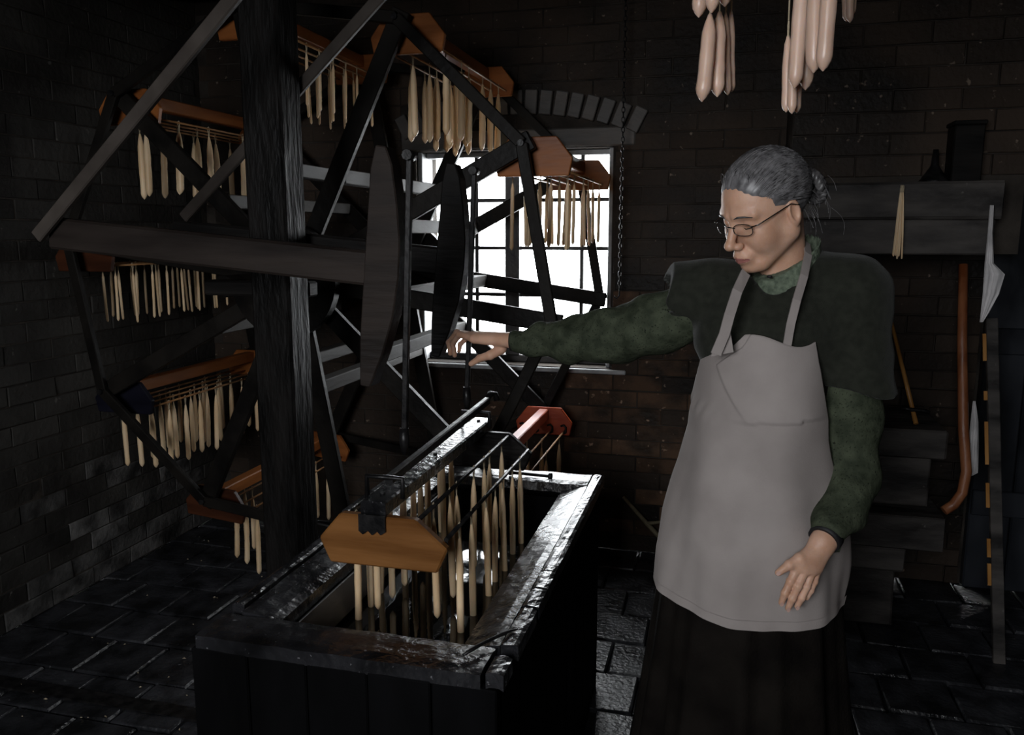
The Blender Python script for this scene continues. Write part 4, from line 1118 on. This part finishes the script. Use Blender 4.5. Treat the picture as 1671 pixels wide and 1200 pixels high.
# apron
NU, NV = 80, 120
YT, YBm = 690, 1026
front = []; 
def apron_pt(u, v):
    """u 0..1 left to right, v 0..1 bib top to hem"""
    z0_, z1_ = W(1230, 556, 1.655)[2], W(1230, 1024, 1.60)[2]
    z = z0_ + (z1_ - z0_) * v
    a = np.interp(v, [0,.10,.28,.36,.5,.7,.85,1], [.124,.134,.144,.146,.163,.192,.203,.208])
    b = np.interp(v, [0,.10,.28,.36,.5,.7,.85,1], [.150,.160,.168,.166,.172,.188,.196,.202])
    cx = np.interp(v, [0,.28,.5,.8,1], [1232, 1233, 1233, 1230, 1226])
    pl = np.interp(v, [0,.04,.10,.28,.5,1], [-.62,-.80,-1.45,-1.72,-1.80,-1.85])
    pr = np.interp(v, [0,.08,.16,.28,.42,.58,.68,1], [.52,.56,.64,.76,.80,.94,1.35,1.02])
    p = pl + (pr - pl)*u
    if v > .97: pass
    z -= (.018*math.cos(p*1.3) - .012) * max(0, (v-.8)/.2)      # hem dips at front
    z += .012*math.sin(u*5+1)*max(0, 1-v*9)
    fold = .0060*math.sin(p*7 + 2*math.sin(v*4)) * min(1, max(0, v-.25)*3) + .0025*math.sin(p*21+v*4)*max(0, v-.5)
    vl = .285 - .035*(u-.5)                                     # bib overhanging at the waist tie
    over = .0075*math.exp(-(vl - v)/.05) if v < vl else 0.0
    s_ = (v - .03) - (u - .12)*.68                              # slanting fold of the bib
    dg = .0065*math.exp(s_/.06) if s_ < 0 else 0.0
    over *= min(1, max(0, (u-.38)*5)) * min(1, max(0, (1.0-u)*6)); dg *= 1.0 if v < vl else 0.0
    pk = .005*math.sin((u*1.2+v)*60)*max(0, 1-abs(v-.27)/.05)*max(0, .35-u)*2
    o_ = .010 + fold + max(over, dg) + pk
    c = HBASE(cx, z)
    return c + RT*((a+o_)*math.sin(p)) - FH*((b+o_)*math.cos(p))
ap = MB(); vs = []
for i in range(NV+1):
    for k in range(NU+1): vs.append(apron_pt(k/NU, i/NV) - WO)
n = len(vs); cen = [HBASE(1230, 0)[:2] - WO[:2]]
inner = []
for q in vs:
    d = np.array([q[0]-cen[0][0], q[1]-cen[0][1], 0]); d /= np.linalg.norm(d); inner.append(q - d*.004)
fs = [(i*(NU+1)+k, i*(NU+1)+k+1, (i+1)*(NU+1)+k+1, (i+1)*(NU+1)+k) for i in range(NV) for k in range(NU)]
fs2 = [tuple(n + j for j in f[::-1]) for f in fs]
edge = []
for i in range(NV): 
    edge.append((i*(NU+1), (i+1)*(NU+1), n+(i+1)*(NU+1), n+i*(NU+1))); j = i*(NU+1)+NU; edge.append((j, n+j, n+j+NU+1, j+NU+1))
for k in range(NU):
    edge.append((k, n+k, n+k+1, k+1)); j = NV*(NU+1)+k; edge.append((j, j+1, n+j+1, n+j))
ap.add(vs + inner, fs + fs2 + edge, True)
apron = ap.build('apron', M_APRON, woman)
def strap(pts, wd, name):
    m = MB(); P = [np.asarray(p) - WO for p in pts]; vs = []
    for i, p in enumerate(P):
        t = P[min(i+1, len(P)-1)] - P[max(i-1, 0)]; t /= np.linalg.norm(t)
        s = np.cross(t, -FH); s /= np.linalg.norm(s); nn = np.cross(s, t)
        for e in ((-1,-1),(1,-1),(1,1),(-1,1)): vs.append(p + s*e[0]*wd/2 + nn*e[1]*.0018)
    fs = [(i*4+k, i*4+(k+1)%4, (i+1)*4+(k+1)%4, (i+1)*4+k) for i in range(len(P)-1) for k in range(4)] + [(0,1,2,3), tuple(range(len(vs)-4, len(vs)))]
    return m.add(vs, fs).build(name, M_APRON, apron)
strap([W(1168,578,1.635), W(1182,545,1.628), W(1190,515,1.628), W(1203,475,1.645), W(1217,445,1.69)], .021, 'strap')
strap([W(1284,566,1.645), W(1290,530,1.637), W(1300,490,1.645), W(1312,450,1.675), W(1319,415,1.725), W(1316,396,1.78)], .017, 'strap')
# turned-back corner of the bib and stitched hem
fp = [W(1188,514,1.634), W(1160,582,1.648), W(1197,575,1.640)]
MB().add([p - WO for p in fp] + [p - WO + FH*.004 for p in fp], [(0,1,2),(5,4,3),(0,3,4,1),(1,4,5,2),(2,5,3,0)]).build('folded_corner', M_APRON, apron)
hm = MB(); hv = []
for i in (0, 1):
    for k in range(NU+1): hv.append(apron_pt(k/NU, .965 if i == 0 else .998) - WO + (-FH*.0035))
hm.add(hv, [(k, k+1, NU+1+k+1, NU+1+k) for k in range(NU)], True); hm.build('hem', M_APRON, apron, fix=False)
